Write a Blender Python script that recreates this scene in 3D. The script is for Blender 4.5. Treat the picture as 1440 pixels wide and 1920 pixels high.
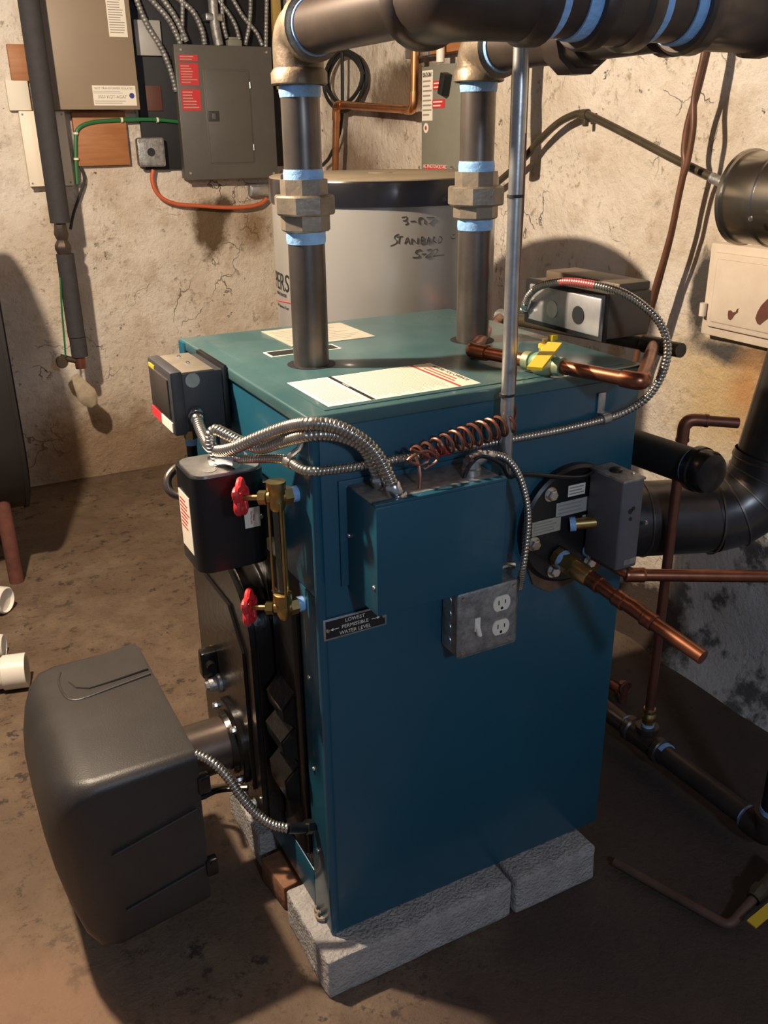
import bpy, bmesh, math, random
from mathutils import Vector, Matrix, noise
random.seed(7)
V = Vector
S = bpy.context.scene
for o in list(bpy.data.objects): bpy.data.objects.remove(o)
C = S.collection

# ------------------------------------------------------------------ camera
CAM = V((-0.4782, -1.1274, 1.4311)); YAW, PITCH, ROLL, FPX = 0.4843, -0.3964, -0.0125, 1694.3
_f = V((math.sin(YAW)*math.cos(PITCH), math.cos(YAW)*math.cos(PITCH), math.sin(PITCH)))
_r = V((math.cos(YAW), -math.sin(YAW), 0)); _u = _r.cross(_f)
_c, _s = math.cos(ROLL), math.sin(ROLL)
RT, UP = _c*_r + _s*_u, -_s*_r + _c*_u
cd = bpy.data.cameras.new('camera'); co = bpy.data.objects.new('camera', cd); C.objects.link(co)
cd.sensor_fit = 'VERTICAL'; cd.sensor_height = 24.0; cd.lens = FPX/1920*24.0; cd.clip_start = 0.02
co.matrix_world = Matrix.Translation(CAM) @ Matrix((RT, UP, -_f)).transposed().to_4x4()
S.camera = co

def at(u, v, ax, val):
    """point where the sight line of photo pixel (u,v) meets the plane axis=val"""
    d = RT*((u-720)/FPX) + UP*(-(v-960)/FPX) + _f
    return CAM + d*((val-CAM[ax])/d[ax])
def aX(x, u, v): return at(u, v, 0, x)
def aY(y, u, v): return at(u, v, 1, y)
def aZ(z, u, v): return at(u, v, 2, z)

# ------------------------------------------------------------------ light, world, exposure
w = bpy.data.worlds.new('world'); S.world = w; w.use_nodes = True
w.node_tree.nodes['Background'].inputs[0].default_value = (0.62, 0.72, 1.0, 1)
w.node_tree.nodes['Background'].inputs[1].default_value = 0.07
def lamp(name, loc, energy, col, rad):
    l = bpy.data.lights.new(name, 'POINT'); l.energy = energy; l.color = col; l.shadow_soft_size = rad
    o = bpy.data.objects.new(name, l); C.objects.link(o); o.location = loc; return o
lamp('cellar_lamp', (-0.60, 0.67, 2.05), 100, (1.0, 0.825, 0.63), 0.035)
lamp('cool_fill_lamp', (-0.2, -2.6, 2.0), 34, (0.66, 0.80, 1.0), 0.12)  # added cool fill behind the camera, for the bluish light on near faces
S.view_settings.view_transform = 'Standard'; S.view_settings.look = 'None'
S.view_settings.exposure = 1.15; S.view_settings.gamma = 1.0; S.view_settings.use_curve_mapping = False

# ------------------------------------------------------------------ materials
M = {}
def mat(name, col, rough=.5, metal=0., var=0., vscale=8., col2=None, bump=0., bscale=60., coat=0., rvar=0., spec=None):
    m = bpy.data.materials.new(name); m.use_nodes = True; nt = m.node_tree; N = nt.nodes; L = nt.links
    b = N['Principled BSDF']
    b.inputs['Base Color'].default_value = (*col, 1); b.inputs['Roughness'].default_value = rough
    b.inputs['Metallic'].default_value = metal; b.inputs['Coat Weight'].default_value = coat
    if spec is not None: b.inputs['Specular IOR Level'].default_value = spec
    tc = N.new('ShaderNodeTexCoord')
    if var > 0 or col2:
        n = N.new('ShaderNodeTexNoise'); n.inputs['Scale'].default_value = vscale; n.inputs['Detail'].default_value = 6
        n.inputs['Roughness'].default_value = .62
        L.new(tc.outputs['Object'], n.inputs['Vector'])
        r = N.new('ShaderNodeValToRGB'); r.color_ramp.elements[0].position = .36; r.color_ramp.elements[1].position = .66
        c2 = col2 if col2 else tuple(x*(1-var) for x in col)
        r.color_ramp.elements[0].color = (*c2, 1); r.color_ramp.elements[1].color = (*col, 1)
        L.new(n.outputs['Fac'], r.inputs['Fac']); L.new(r.outputs['Color'], b.inputs['Base Color'])
        if rvar:
            mr = N.new('ShaderNodeMapRange'); mr.inputs[3].default_value = rough+rvar; mr.inputs[4].default_value = rough-rvar
            L.new(n.outputs['Fac'], mr.inputs[0]); L.new(mr.outputs[0], b.inputs['Roughness'])
    if bump > 0:
        n2 = N.new('ShaderNodeTexNoise'); n2.inputs['Scale'].default_value = bscale; n2.inputs['Detail'].default_value = 4
        L.new(tc.outputs['Object'], n2.inputs['Vector'])
        bp = N.new('ShaderNodeBump'); bp.inputs['Strength'].default_value = bump; bp.inputs['Distance'].default_value = .004
        L.new(n2.outputs['Fac'], bp.inputs['Height']); L.new(bp.outputs['Normal'], b.inputs['Normal'])
    M[name] = m; return m

mat('teal', (.011,.082,.130), .34, 0, .12, 5, coat=.15, rvar=.06)
mat('teal_dusty_sheen', (.062,.125,.128), .30, 0, 0, 7, col2=(.036,.093,.100), coat=.15, rvar=.08)  # boiler top: dusty teal, paled further to imitate its glancing reflection
mat('black_iron', (.014,.012,.011), .25, .2, .35, 14, bump=.25, bscale=50)
mat('black_paint', (.010,.010,.011), .32, 0)
mat('black_matte', (.014,.014,.015), .6)
mat('black_plastic', (.040,.036,.033), .43, 0, .25, 7, bump=.12, bscale=400)
mat('pipe_steel', (.19,.162,.140), .33, .75, .35, 12, rvar=.08)
mat('pipe_black', (.105,.080,.066), .38, .55, .4, 9, rvar=.08)
mat('malleable', (.30,.235,.165), .45, .6, .45, 18, bump=.25, bscale=90)
mat('iron_nut', (.30,.25,.19), .45, .55, .35, 20, bump=.15, bscale=120)
mat('blue_tape', (.28,.52,.86), .45, 0, .2, 60, bump=.5, bscale=120)
mat('copper', (.42,.165,.088), .36, .92, 0, 14, col2=(.21,.082,.048), rvar=.1)
mat('copper_dirty', (.15,.085,.06), .6, .3, .4, 14)
mat('copper_bright', (.74,.33,.14), .30, .95, 0, 14, col2=(.52,.22,.10))
mat('copper_dull', (.34,.135,.085), .42, .75, 0, 10, col2=(.20,.085,.06))
mat('brass', (.60,.42,.16), .32, .95, .35, 22)
mat('patina', (.45,.34,.14), .5, .5, 0, 40, col2=(.16,.36,.26), bump=.3)
mat('galv', (.62,.61,.58), .34, .9, .25, 40, bump=.08)
mat('galv_dull', (.44,.43,.41), .5, .65, 0, 45, col2=(.22,.215,.21), bump=.3, bscale=150)
mat('flex_steel', (.60,.57,.50), .30, .95, .2, 25)
mat('chrome', (.75,.74,.72), .2, 1)
mat('screw_steel', (.66,.63,.58), .28, .95)
mat('grey_steel', (.115,.108,.092), .46, .1, .12, 10, bump=.08, bscale=300)
mat('grey_green', (.24,.235,.185), .5, .05, .1, 8)
mat('pale_grey', (.46,.45,.42), .5, .2, .1, 12)
mat('tan_steel', (.285,.215,.145), .5, .05, .06, 6, bump=.06, bscale=300)
mat('charcoal', (.042,.042,.046), .5, 0, .15, 12, bump=.1, bscale=300)
mat('charcoal_lid', (.23,.20,.155), .5, .3, .25, 20)
mat('relay_grey', (.115,.115,.125), .45, .1, .15, 14, bump=.1, bscale=300)
mat('cream', (.88,.79,.64), .5, 0, .05, 5)
mat('white_pvc', (.80,.76,.68), .35)
mat('ivory', (.80,.74,.62), .4)
mat('paper', (.80,.74,.62), .6)
mat('label_cream', (.84,.78,.60), .45)
mat('label_faded', (.45,.41,.32), .5, 0, .2, 20)
mat('red', (.62,.03,.035), .4)
mat('red_label', (.60,.035,.04), .5)
mat('ink', (.012,.012,.014), .55)
mat('ink_grey', (.30,.27,.23), .6)
mat('ink_red', (.55,.05,.04), .55)
mat('yellow', (.72,.48,.03), .4)
mat('orange_cable', (.62,.13,.05), .5)
mat('green_wire', (.02,.16,.05), .45)
mat('brown_cable', (.16,.065,.032), .45, 0, .35, 20)
mat('olive_pipe', (.085,.068,.042), .45, .3, .35, 16)
mat('plywood', (.44,.185,.065), .55, 0, 0, 6, col2=(.33,.125,.04))
mat('dark_board', (.012,.012,.014), .6, 0, .4, 8)
mat('brown_patch', (.10,.035,.022), .6)
mat('brown_gasket', (.16,.085,.045), .8, 0, .4, 40, bump=.5)
mat('tank_shell', (.36,.345,.32), .28, .35, .06, 3)
mat('tank_lid', (.27,.22,.15), .5, .1, .25, 9)
mat('tank_band', (.010,.010,.013), .2, 0, 0)
mat('oil_tank', (.020,.016,.015), .55, .2, .4, 6)
mat('foam', (.045,.042,.045), .8, 0, .2, 30, bump=.3, bscale=200)
mat('silver_plate', (.50,.50,.50), .42, .75, .2, 25)
mat('relay_brown', (.13,.095,.062), .5, .1, .2, 10)
mat('rag', (.52,.43,.30), .9, 0, .3, 30)
mat('brick', (.30,.14,.07), .85, 0, .4, 30, bump=.6)
mat('door_paint', (.74,.64,.52), .6, 0, 0, 9, col2=(.66,.55,.44), bump=.2)
mat('rust', (.16,.055,.035), .8, 0, .3, 20, bump=.4)
mat('clear_cover', (.06,.05,.045), .12)
mat('stove_pipe', (.12,.11,.108), .30, .75, .35, 9, rvar=.08)
mat('tin', (.38,.34,.28), .24, .95, .2, 5)
mat('washer', (.30,.24,.18), .5, .7)
mat('glass_tube', (.30,.27,.2), .08)
M['glass_tube'].node_tree.nodes['Principled BSDF'].inputs['Transmission Weight'].default_value = .85

def concrete_block_mat():
    m = mat('block', (.47,.44,.41), .9, 0, 0, 30, col2=(.36,.335,.31), bump=.9, bscale=170)
concrete_block_mat()
[x for x in M['block'].node_tree.nodes if x.type == 'BUMP'][0].inputs['Distance'].default_value = .010

def wood_grain():
    m = M['plywood']; nt = m.node_tree; n = [x for x in nt.nodes if x.type == 'TEX_NOISE'][0]
    tc = [x for x in nt.nodes if x.type == 'TEX_COORD'][0]
    mp = nt.nodes.new('ShaderNodeMapping'); mp.inputs['Scale'].default_value = (1, 1, 9)
    nt.links.new(tc.outputs['Object'], mp.inputs['Vector']); nt.links.new(mp.outputs['Vector'], n.inputs['Vector'])
wood_grain()

class NT:
    def __init__(s, name):
        s.m = bpy.data.materials.new(name); s.m.use_nodes = True; s.t = s.m.node_tree; s.N = s.t.nodes; s.L = s.t.links
        s.b = s.N['Principled BSDF']; s.tc = s.N.new('ShaderNodeTexCoord').outputs['Object']; M[name] = s.m
    def noise(s, scale, detail=6, rough=.6, dist=0, vec=None):
        n = s.N.new('ShaderNodeTexNoise'); n.inputs['Scale'].default_value = scale; n.inputs['Detail'].default_value = detail
        n.inputs['Roughness'].default_value = rough; n.inputs['Distortion'].default_value = dist
        s.L.new(vec or s.tc, n.inputs['Vector']); return n.outputs['Fac']
    def ramp(s, fac, a, b, lo=0., hi=1.):
        r = s.N.new('ShaderNodeMapRange'); r.clamp = True
        r.inputs[1].default_value = a; r.inputs[2].default_value = b; r.inputs[3].default_value = lo; r.inputs[4].default_value = hi
        s.L.new(fac, r.inputs[0]); return r.outputs[0]
    def mix(s, fac, c1, c2):
        n = s.N.new('ShaderNodeMix'); n.data_type = 'RGBA'
        for sock, c in ((n.inputs[6], c1), (n.inputs[7], c2)):
            if isinstance(c, tuple): sock.default_value = (*c, 1)
            else: s.L.new(c, sock)
        if isinstance(fac, (int, float)): n.inputs[0].default_value = fac
        else: s.L.new(fac, n.inputs[0])
        return n.outputs[2]
    def math(s, op, a, b=None):
        n = s.N.new('ShaderNodeMath'); n.operation = op; n.use_clamp = False
        for i, x in enumerate((a, b)):
            if x is None: continue
            if isinstance(x, (int, float)): n.inputs[i].default_value = x
            else: s.L.new(x, n.inputs[i])
        return n.outputs[0]
    def blob(s, p, rad, sc=(1,1,1), wob=.5, nscale=9, soft=.25):
        """a stain with a ragged outline around point p"""
        mp = s.N.new('ShaderNodeMapping'); mp.vector_type = 'POINT'
        mp.inputs['Location'].default_value = tuple(-a*b for a, b in zip(p, sc)); mp.inputs['Scale'].default_value = sc
        s.L.new(s.tc, mp.inputs['Vector'])
        ln = s.N.new('ShaderNodeVectorMath'); ln.operation = 'LENGTH'; s.L.new(mp.outputs[0], ln.inputs[0])
        d = s.math('DIVIDE', ln.outputs['Value'], rad)
        d2 = s.math('ADD', d, s.math('MULTIPLY', s.math('SUBTRACT', s.noise(nscale, 8, .7), .5), wob*4))
        return s.ramp(d2, 1-soft, 1+soft, 1, 0)
    def xyz(s):
        n = s.N.new('ShaderNodeSeparateXYZ'); s.L.new(s.tc, n.inputs[0]); return n.outputs
    def bump(s, h, strength, dist=.006):
        b = s.N.new('ShaderNodeBump'); b.inputs['Strength'].default_value = strength; b.inputs['Distance'].default_value = dist
        s.L.new(h, b.inputs['Height']); s.L.new(b.outputs[0], s.b.inputs['Normal'])
    def out(s, col, rough=.9):
        s.L.new(col, s.b.inputs['Base Color'])
        if isinstance(rough, (int, float)): s.b.inputs['Roughness'].default_value = rough
        else: s.L.new(rough, s.b.inputs['Roughness'])

def plaster(name, stains, grey=False):
    n = NT(name)
    big = n.noise(2.2, 5, .6); mid = n.noise(9, 8, .65); fine = n.noise(38, 8, .7)
    col = n.mix(n.ramp(big, .38, .62), (.74,.635,.51), (.90,.82,.71))
    col = n.mix(n.ramp(mid, .52, .66, 0, .55), col, (.60,.47,.34))
    col = n.mix(n.ramp(n.noise(4.5, 9, .7, 1.2), .58, .70, 0, .6), col, (.93,.87,.79))
    spk = n.math('MULTIPLY', n.ramp(fine, .54, .64), n.ramp(n.noise(6.5, 5, .6), .47, .60))
    col = n.mix(n.math('MULTIPLY', spk, .70), col, (.24,.17,.11))
    # flaked dark pits and cracks
    vo = n.N.new('ShaderNodeTexVoronoi'); vo.feature = 'DISTANCE_TO_EDGE'; vo.inputs['Scale'].default_value = 3.1
    wv = n.N.new('ShaderNodeVectorMath'); wv.operation = 'ADD'
    nz = n.N.new('ShaderNodeTexNoise'); nz.inputs['Scale'].default_value = 5; nz.inputs['Detail'].default_value = 8
    n.L.new(n.tc, nz.inputs['Vector'])
    sc = n.N.new('ShaderNodeVectorMath'); sc.operation = 'SCALE'; sc.inputs['Scale'].default_value = .55
    n.L.new(nz.outputs['Color'], sc.inputs[0]); n.L.new(n.tc, wv.inputs[0]); n.L.new(sc.outputs[0], wv.inputs[1])
    n.L.new(wv.outputs[0], vo.inputs['Vector'])
    crack = n.ramp(vo.outputs['Distance'], 0.002, .011, 1, 0)
    crack = n.math('MULTIPLY', crack, n.ramp(n.noise(3.3, 3), .54, .66, 0, .75))
    col = n.mix(crack, col, (.10,.065,.04))
    pits = n.math('MULTIPLY', n.ramp(n.noise(26, 10, .75), .625, .66), n.ramp(n.noise(2.9, 4), .5, .62))
    col = n.mix(pits, col, (.17,.115,.065))
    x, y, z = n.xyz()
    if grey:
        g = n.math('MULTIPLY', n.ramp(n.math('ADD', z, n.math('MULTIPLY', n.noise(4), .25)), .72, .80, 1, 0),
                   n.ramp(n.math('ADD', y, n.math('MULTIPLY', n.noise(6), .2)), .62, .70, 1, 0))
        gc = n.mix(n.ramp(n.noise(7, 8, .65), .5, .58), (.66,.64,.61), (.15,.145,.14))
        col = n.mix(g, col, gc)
    for (p, rad, sc_, c, wob, soft) in stains:
        col = n.mix(n.blob(p, rad, sc_, wob, 9, soft), col, c)
    n.out(col, .92)
    h = n.math('ADD', n.math('MULTIPLY', mid, .6), n.math('MULTIPLY', fine, .35))
    h = n.math('SUBTRACT', h, n.math('MULTIPLY', crack, .5)); h = n.math('SUBTRACT', h, n.math('MULTIPLY', pits, .35))
    n.bump(h, 1.0, .032)

def floor_mat():
    n = NT('floor_concrete')
    big = n.noise(2.4, 6, .6); mid = n.noise(11, 8, .7); fine = n.noise(70, 6, .7)
    col = n.mix(n.ramp(big, .35, .65), (.13,.086,.055), (.215,.155,.10))
    col = n.mix(n.ramp(mid, .40, .62, .75, 0), col, (.12,.075,.045))
    col = n.mix(n.ramp(fine, .56, .70, 0, .7), col, (.06,.040,.027))
    col = n.mix(n.math('MULTIPLY', n.ramp(n.noise(20, 9, .75), .54, .60), n.ramp(n.noise(3.5, 4), .42, .55, 0, .9)), col, (.035,.025,.018))
    col = n.mix(n.ramp(n.noise(16, 9, .8), .66, .70, 0, .8), col, (.04,.026,.018))
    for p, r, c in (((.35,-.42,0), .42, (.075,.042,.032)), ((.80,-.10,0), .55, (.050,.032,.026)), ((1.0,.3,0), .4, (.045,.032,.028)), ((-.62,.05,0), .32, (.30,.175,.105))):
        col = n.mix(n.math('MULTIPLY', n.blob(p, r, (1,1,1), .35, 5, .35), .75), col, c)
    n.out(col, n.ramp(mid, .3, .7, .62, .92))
    n.bump(n.math('ADD', mid, n.math('MULTIPLY', fine, .4)), .9, .012)
floor_mat()

# ------------------------------------------------------------------ mesh helpers
def box(bm, lo, hi, bev=0., seg=2, edges=None):
    r = bmesh.ops.create_cube(bm, size=1)
    vs = r['verts']; lo = V(lo); hi = V(hi)
    for v in vs: v.co = V([lo[i] + (v.co[i]+.5)*(hi[i]-lo[i]) for i in range(3)])
    if bev > 0:
        es = list({e for v in vs for e in v.link_edges})
        if edges is not None:   # bevel only edges parallel to given axis
            es = [e for e in es if abs((e.verts[0].co-e.verts[1].co).normalized()[edges]) > .9]
        bmesh.ops.bevel(bm, geom=es, offset=bev, segments=seg, profile=.5, affect='EDGES')
def frame(d):
    d = V(d).normalized(); a = V((0,0,1)) if abs(d.z) < .9 else V((1,0,0))
    n = d.cross(a).normalized(); return d, n, d.cross(n)
def lathe(bm, p0, d, prof, seg=24, cap=(True, True), poly=None, rot=0.):
    """revolve prof [(t,r)...] around the axis p0 + t*d"""
    d, n, b = frame(d); p0 = V(p0); rings = []; sg = poly or seg
    for t, r in prof:
        rings.append([bm.verts.new(p0 + d*t + (n*math.cos(2*math.pi*i/sg+rot) + b*math.sin(2*math.pi*i/sg+rot))*r) for i in range(sg)])
    for a, c in zip(rings, rings[1:]):
        for i in range(sg): bm.faces.new((a[i], a[(i+1) % sg], c[(i+1) % sg], c[i]))
    if cap[0]: bm.faces.new(rings[0][::-1])
    if cap[1]: bm.faces.new(rings[-1])
def cyl(bm, p0, p1, r, seg=20, cap=(True, True)):
    p0, p1 = V(p0), V(p1); lathe(bm, p0, p1-p0, [(0, r), ((p1-p0).length, r)], seg, cap)
def smooth_path(pts, step=.006):
    pts = [V(p) for p in pts]; P = [pts[0]*2-pts[1]] + pts + [pts[-1]*2-pts[-2]]; out = []
    for i in range(1, len(P)-2):
        a, b, c, d = P[i-1:i+3]; n = max(2, int((c-b).length/step))
        for k in range(n):
            t = k/n
            out.append(.5*((2*b) + (c-a)*t + (2*a-5*b+4*c-d)*t*t + (3*b-a-3*c+d)*t**3))
    out.append(pts[-1]); return out
def fillet(pts, r, n=8):
    pts = [V(p) for p in pts]; out = [pts[0]]
    for a, b, c in zip(pts, pts[1:], pts[2:]):
        u, v = (a-b).normalized(), (c-b).normalized(); ang = u.angle(v)
        rr = min(r, .49*(a-b).length*math.tan(ang/2), .49*(c-b).length*math.tan(ang/2)); k = rr/math.tan(ang/2)
        p, q = b+u*k, b+v*k
        for i in range(n+1):
            t = i/n; out.append((1-t)**2*p + 2*t*(1-t)*b + t*t*q)
    out.append(pts[-1]); return out
def tube(bm, path, r, seg=12, cap=True, rf=None):
    path = [V(p) for p in path]; n = len(path); d = (path[1]-path[0]).normalized(); _, nn, _ = frame(d); rings = []
    for i, p in enumerate(path):
        t = (path[min(i+1, n-1)]-path[max(i-1, 0)]).normalized()
        nn = (nn - t*nn.dot(t)).normalized(); bb = t.cross(nn); rr = rf(i) if rf else r
        rings.append([bm.verts.new(p + (nn*math.cos(2*math.pi*k/seg) + bb*math.sin(2*math.pi*k/seg))*rr) for k in range(seg)])
    for a, c in zip(rings, rings[1:]):
        for k in range(seg): bm.faces.new((a[k], a[(k+1) % seg], c[(k+1) % seg], c[k]))
    if cap: bm.faces.new(rings[0][::-1]); bm.faces.new(rings[-1])
def resample(path, step):
    out = [path[0]]; acc = 0.; 
    for a, b in zip(path, path[1:]):
        L = (b-a).length
        if L < 1e-9: continue
        while acc + L >= step:
            t = (step-acc)/L; a = a.lerp(b, t); L = (b-a).length; out.append(a.copy()); acc = 0.
            if L < 1e-9: break
        acc += L
    return out
def flex(bm, pts, r, pitch=.0062, depth=.22):
    path = resample(smooth_path(pts), pitch/4)
    tube(bm, path, r, 12, True, lambda i: r*(1-depth, 1-depth*.15, 1., 1-depth*.15)[i % 4])
def prism(bm, poly, axis, a, b, bev=0.):
    """extrude a 2-D outline along an axis; poly in the other two axes in xyz order"""
    def mk(p, t):
        l = list(p); l.insert(axis, t); return bm.verts.new(l)
    A = [mk(p, a) for p in poly]; B = [mk(p, b) for p in poly]; n = len(poly)
    fs = [bm.faces.new(A), bm.faces.new(B[::-1])]
    for i in range(n): fs.append(bm.faces.new((A[i], B[i], B[(i+1) % n], A[(i+1) % n])))
    bmesh.ops.recalc_face_normals(bm, faces=fs)
    if bev:
        es = list({e for f in fs[:2] for e in f.edges}); bmesh.ops.bevel(bm, geom=es, offset=bev, segments=2, affect='EDGES')
def B(fn=None, *a, **k):
    bm = bmesh.new()
    if fn: fn(bm, *a, **k)
    return bm
def tag(o, label=None, cat=None, group=None, kind=None):
    for k, v in (('label', label), ('category', cat), ('group', group), ('kind', kind)):
        if v: o[k] = v
    return o
def link(name, bm, m, origin, parent=None, smooth=True):
    bmesh.ops.recalc_face_normals(bm, faces=bm.faces[:])
    me = bpy.data.meshes.new(name)
    o0 = V(origin)
    for v in bm.verts: v.co -= o0
    bm.to_mesh(me); bm.free(); me.materials.append(M[m] if isinstance(m, str) else m)
    if smooth:
        for p in me.polygons: p.use_smooth = True
        try: me.set_sharp_from_angle(angle=math.radians(38))
        except Exception: pass
    o = bpy.data.objects.new(name, me); C.objects.link(o)
    if parent: o.parent = parent
    else: o.location = o0
    return o
def thing(name, label, cat, loc, group=None):
    o = bpy.data.objects.new(name, None); C.objects.link(o); o.location = loc; o.empty_display_size = .05
    o['origin'] = tuple(loc); return tag(o, label, cat, group)
def root(o):
    while o.parent: o = o.parent
    return o
def part(name, bm, m, parent, label=None, smooth=True):
    o = link(name, bm, m, V(root(parent)['origin']), parent, smooth); return tag(o, label)
def solo(name, bm, m, label, cat, group=None, kind=None):
    bm.verts.ensure_lookup_table(); lo = V([min(v.co[i] for v in bm.verts) for i in range(3)]); hi = V([max(v.co[i] for v in bm.verts) for i in range(3)])
    o = link(name, bm, m, ((lo.x+hi.x)/2, (lo.y+hi.y)/2, lo.z)); o['origin'] = ((lo.x+hi.x)/2, (lo.y+hi.y)/2, lo.z)
    return tag(o, label, cat, group, kind)
def struct(name, bm, m, smooth=True):
    o = link(name, bm, m, (0,0,0), None, smooth); o['origin'] = (0,0,0); return tag(o, kind='structure')
def text(s, size, p, xdir, ydir, m, parent, name='lettering', align='CENTER', shear=0., thick=.0003):
    """flat lettering: xdir is reading direction, ydir is up"""
    cu = bpy.data.curves.new('t', 'FONT'); cu.body = s; cu.size = size; cu.align_x = align; cu.align_y = 'CENTER'; cu.shear = shear; cu.extrude = thick
    cu.resolution_u = 3
    to = bpy.data.objects.new('t', cu); C.objects.link(to); bpy.context.view_layer.update()
    me = bpy.data.meshes.new_from_object(to.evaluated_get(bpy.context.evaluated_depsgraph_get()))
    bpy.data.objects.remove(to); x, y = V(xdir).normalized(), V(ydir).normalized(); z = x.cross(y)
    o0 = V(root(parent)['origin'])
    me.transform(Matrix.Translation(V(p)-o0) @ Matrix((x, y, z)).transposed().to_4x4())
    me.name = name; me.materials.clear(); me.materials.append(M[m])
    o = bpy.data.objects.new(name, me); C.objects.link(o); o.parent = parent; return o
def quad(bm, p, xd, yd, w, h, t=.0008, r=0.):
    """thin label plate centred on p"""
    x, y = V(xd).normalized(), V(yd).normalized(); z = x.cross(y); p = V(p); vs = []
    for k in (0, 1):
        for a, b in ((-1,-1),(1,-1),(1,1),(-1,1)): vs.append(bm.verts.new(p + x*a*w/2 + y*b*h/2 + z*t*k))
    for f in ((3,2,1,0),(4,5,6,7),(0,1,5,4),(1,2,6,5),(2,3,7,6),(3,0,4,7)): bm.faces.new([vs[i] for i in f])
def lines(bm, p, xd, yd, w, h, n, t=.0011, fill=.3, ragged=.25):
    """rows of small print"""
    x, y = V(xd).normalized(), V(yd).normalized(); p = V(p)
    for i in range(n):
        yy = h/2 - h*(i+.5)/n; ww = w*(1-random.random()*ragged)
        quad(bm, p + y*yy - x*(w-ww)/2, x, y, ww, h/n*fill, t)
XP, YP, ZP = V((1,0,0)), V((0,1,0)), V((0,0,1))

def screw(bm, p, d, r, h=.003):
    lathe(bm, p, d, [(0, r), (h*.5, r), (h, r*.75)], 10)
def hexbolt(bm, p, d, r, h):
    lathe(bm, p, d, [(0, r*1.35), (h*.15, r*1.35)], 16); lathe(bm, p, d, [(h*.15, r), (h*.85, r), (h, r*.8)], poly=6)

# ------------------------------------------------------------------ the cellar
L, W, ZB, ZT, FZ = .612, .615, .088, 1.068, 0.
YW, XW = 2.93, 1.36
def lumps(a, b, k, amp):
    p = V((a*1.9, b*1.9, k)); q = V((a*6.3, b*6.3, k+4)); r = V((a*17, b*17, k+9))
    return amp*(noise.noise(p) + .55*noise.noise(q) + .25*noise.noise(r))
def wall_grid(fn, a0, a1, b0, b1, st):
    bm = bmesh.new(); na = int((a1-a0)/st); nb = int((b1-b0)/st)
    g = [[bm.verts.new(fn(a0+(a1-a0)*i/na, b0+(b1-b0)*j/nb)) for j in range(nb+1)] for i in range(na+1)]
    for i in range(na):
        for j in range(nb): bm.faces.new((g[i][j], g[i+1][j], g[i+1][j+1], g[i][j+1]))
    return bm
st1 = aY(YW, 395, 415); st2 = aY(YW, 420, 385)
plaster('plaster_back', [((st1.x, YW, st1.z-.02), .10, (1.2,1,.9), (.15,.10,.055), .5, .3), ((st2.x, YW, st2.z), .05, (1,1,1), (.12,.085,.045), .6, .3),
                         ((.55, YW, .02), .30, (.5,1,1.6), (.22,.15,.09), .5, .5), ((1.0, YW, 1.05), .09, (1,1,1), (.36,.25,.15), .5, .5),
                         ((.15, YW, .1), .35, (1,1,1.5), (.36,.25,.16), .5, .5)])
cd0 = aX(XW, 1335, 560); rs = aX(XW, 1405, 730); rs2 = aX(XW, 1385, 662)
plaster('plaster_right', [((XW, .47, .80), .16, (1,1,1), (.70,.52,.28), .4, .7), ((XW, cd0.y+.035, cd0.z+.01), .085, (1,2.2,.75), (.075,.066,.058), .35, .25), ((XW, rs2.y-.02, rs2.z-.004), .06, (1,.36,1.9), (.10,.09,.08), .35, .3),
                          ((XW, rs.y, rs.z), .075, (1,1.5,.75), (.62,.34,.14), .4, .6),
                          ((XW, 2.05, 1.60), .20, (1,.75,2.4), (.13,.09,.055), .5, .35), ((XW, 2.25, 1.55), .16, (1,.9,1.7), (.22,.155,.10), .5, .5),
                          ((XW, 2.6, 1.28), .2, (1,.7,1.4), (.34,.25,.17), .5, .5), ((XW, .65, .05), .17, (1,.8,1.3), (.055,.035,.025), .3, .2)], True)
struct('wall_back', wall_grid(lambda a, b: V((a, YW + lumps(a, b, 1, .016), b)), -2.6, XW+.02, -.02, 2.3, .028), 'plaster_back')
struct('wall_right', wall_grid(lambda a, b: V((XW + lumps(a, b, 7, .014) - (.09+.05*noise.noise(V((a*4,0,2))))*max(0, (.17-b)/.19)**1.6, a, b)), -1.6, YW+.02, -.02, 2.3, .028), 'plaster_right')
struct('floor', wall_grid(lambda a, b: V((a, b, min(0, lumps(a, b, 3, .004)))), -2.6, XW+.05, -2.2, YW+.05, .045), 'floor_concrete')
mat('ceiling_wood', (.14,.085,.05), .8, 0, .4, 6)
cb = B(box, (-2.6, -2.2, 2.26), (XW+.05, YW+.05, 2.29))
ceil = struct('ceiling', cb, 'ceiling_wood', False)
for i in range(9):
    part('joist', B(box, (-2.5+i*.42, -2.2, 2.12), (-2.46+i*.42, YW-.02, 2.262)), 'ceiling_wood', ceil, smooth=False)

# ------------------------------------------------------------------ concrete blocks
def block(lo, hi, label, chip=0.):
    bm = B(box, lo, hi, .006, 2)
    bmesh.ops.subdivide_edges(bm, edges=[e for e in bm.edges if e.calc_length() > .05], cuts=14, use_grid_fill=True)
    for v in bm.verts:
        n = noise.noise(v.co*55)*.0016 + noise.noise(v.co*14)*.0018
        v.co += V((n, n*.7, n*.4 if v.co.z < .05 else 0))
        if chip and v.co.x > hi[0]-.03: v.co.x -= max(0, noise.noise(v.co*9)+.3)*chip
        v.co.z = max(v.co.z, 0.0005)
    solo('concrete_block', bm, 'block', label, 'block')
block((-.036,-.053,0), (.359,.141,.087), 'long concrete block under the boiler corner below the water level plate')
block((.367,-.056,0), (.575,.138,.087), 'shorter chipped concrete block beside the long one under the boiler', .02)
block((-.030,.300,0), (.30,.50,.087), 'concrete block under the boiler front behind the burner conduit')
bb = B(box, (-.035,.175,.0), (.06,.275,.060), .006); bmesh.ops.rotate(bb, cent=(0,.22,0), matrix=Matrix.Rotation(.12, 3, 'Z'), verts=bb.verts)
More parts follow.
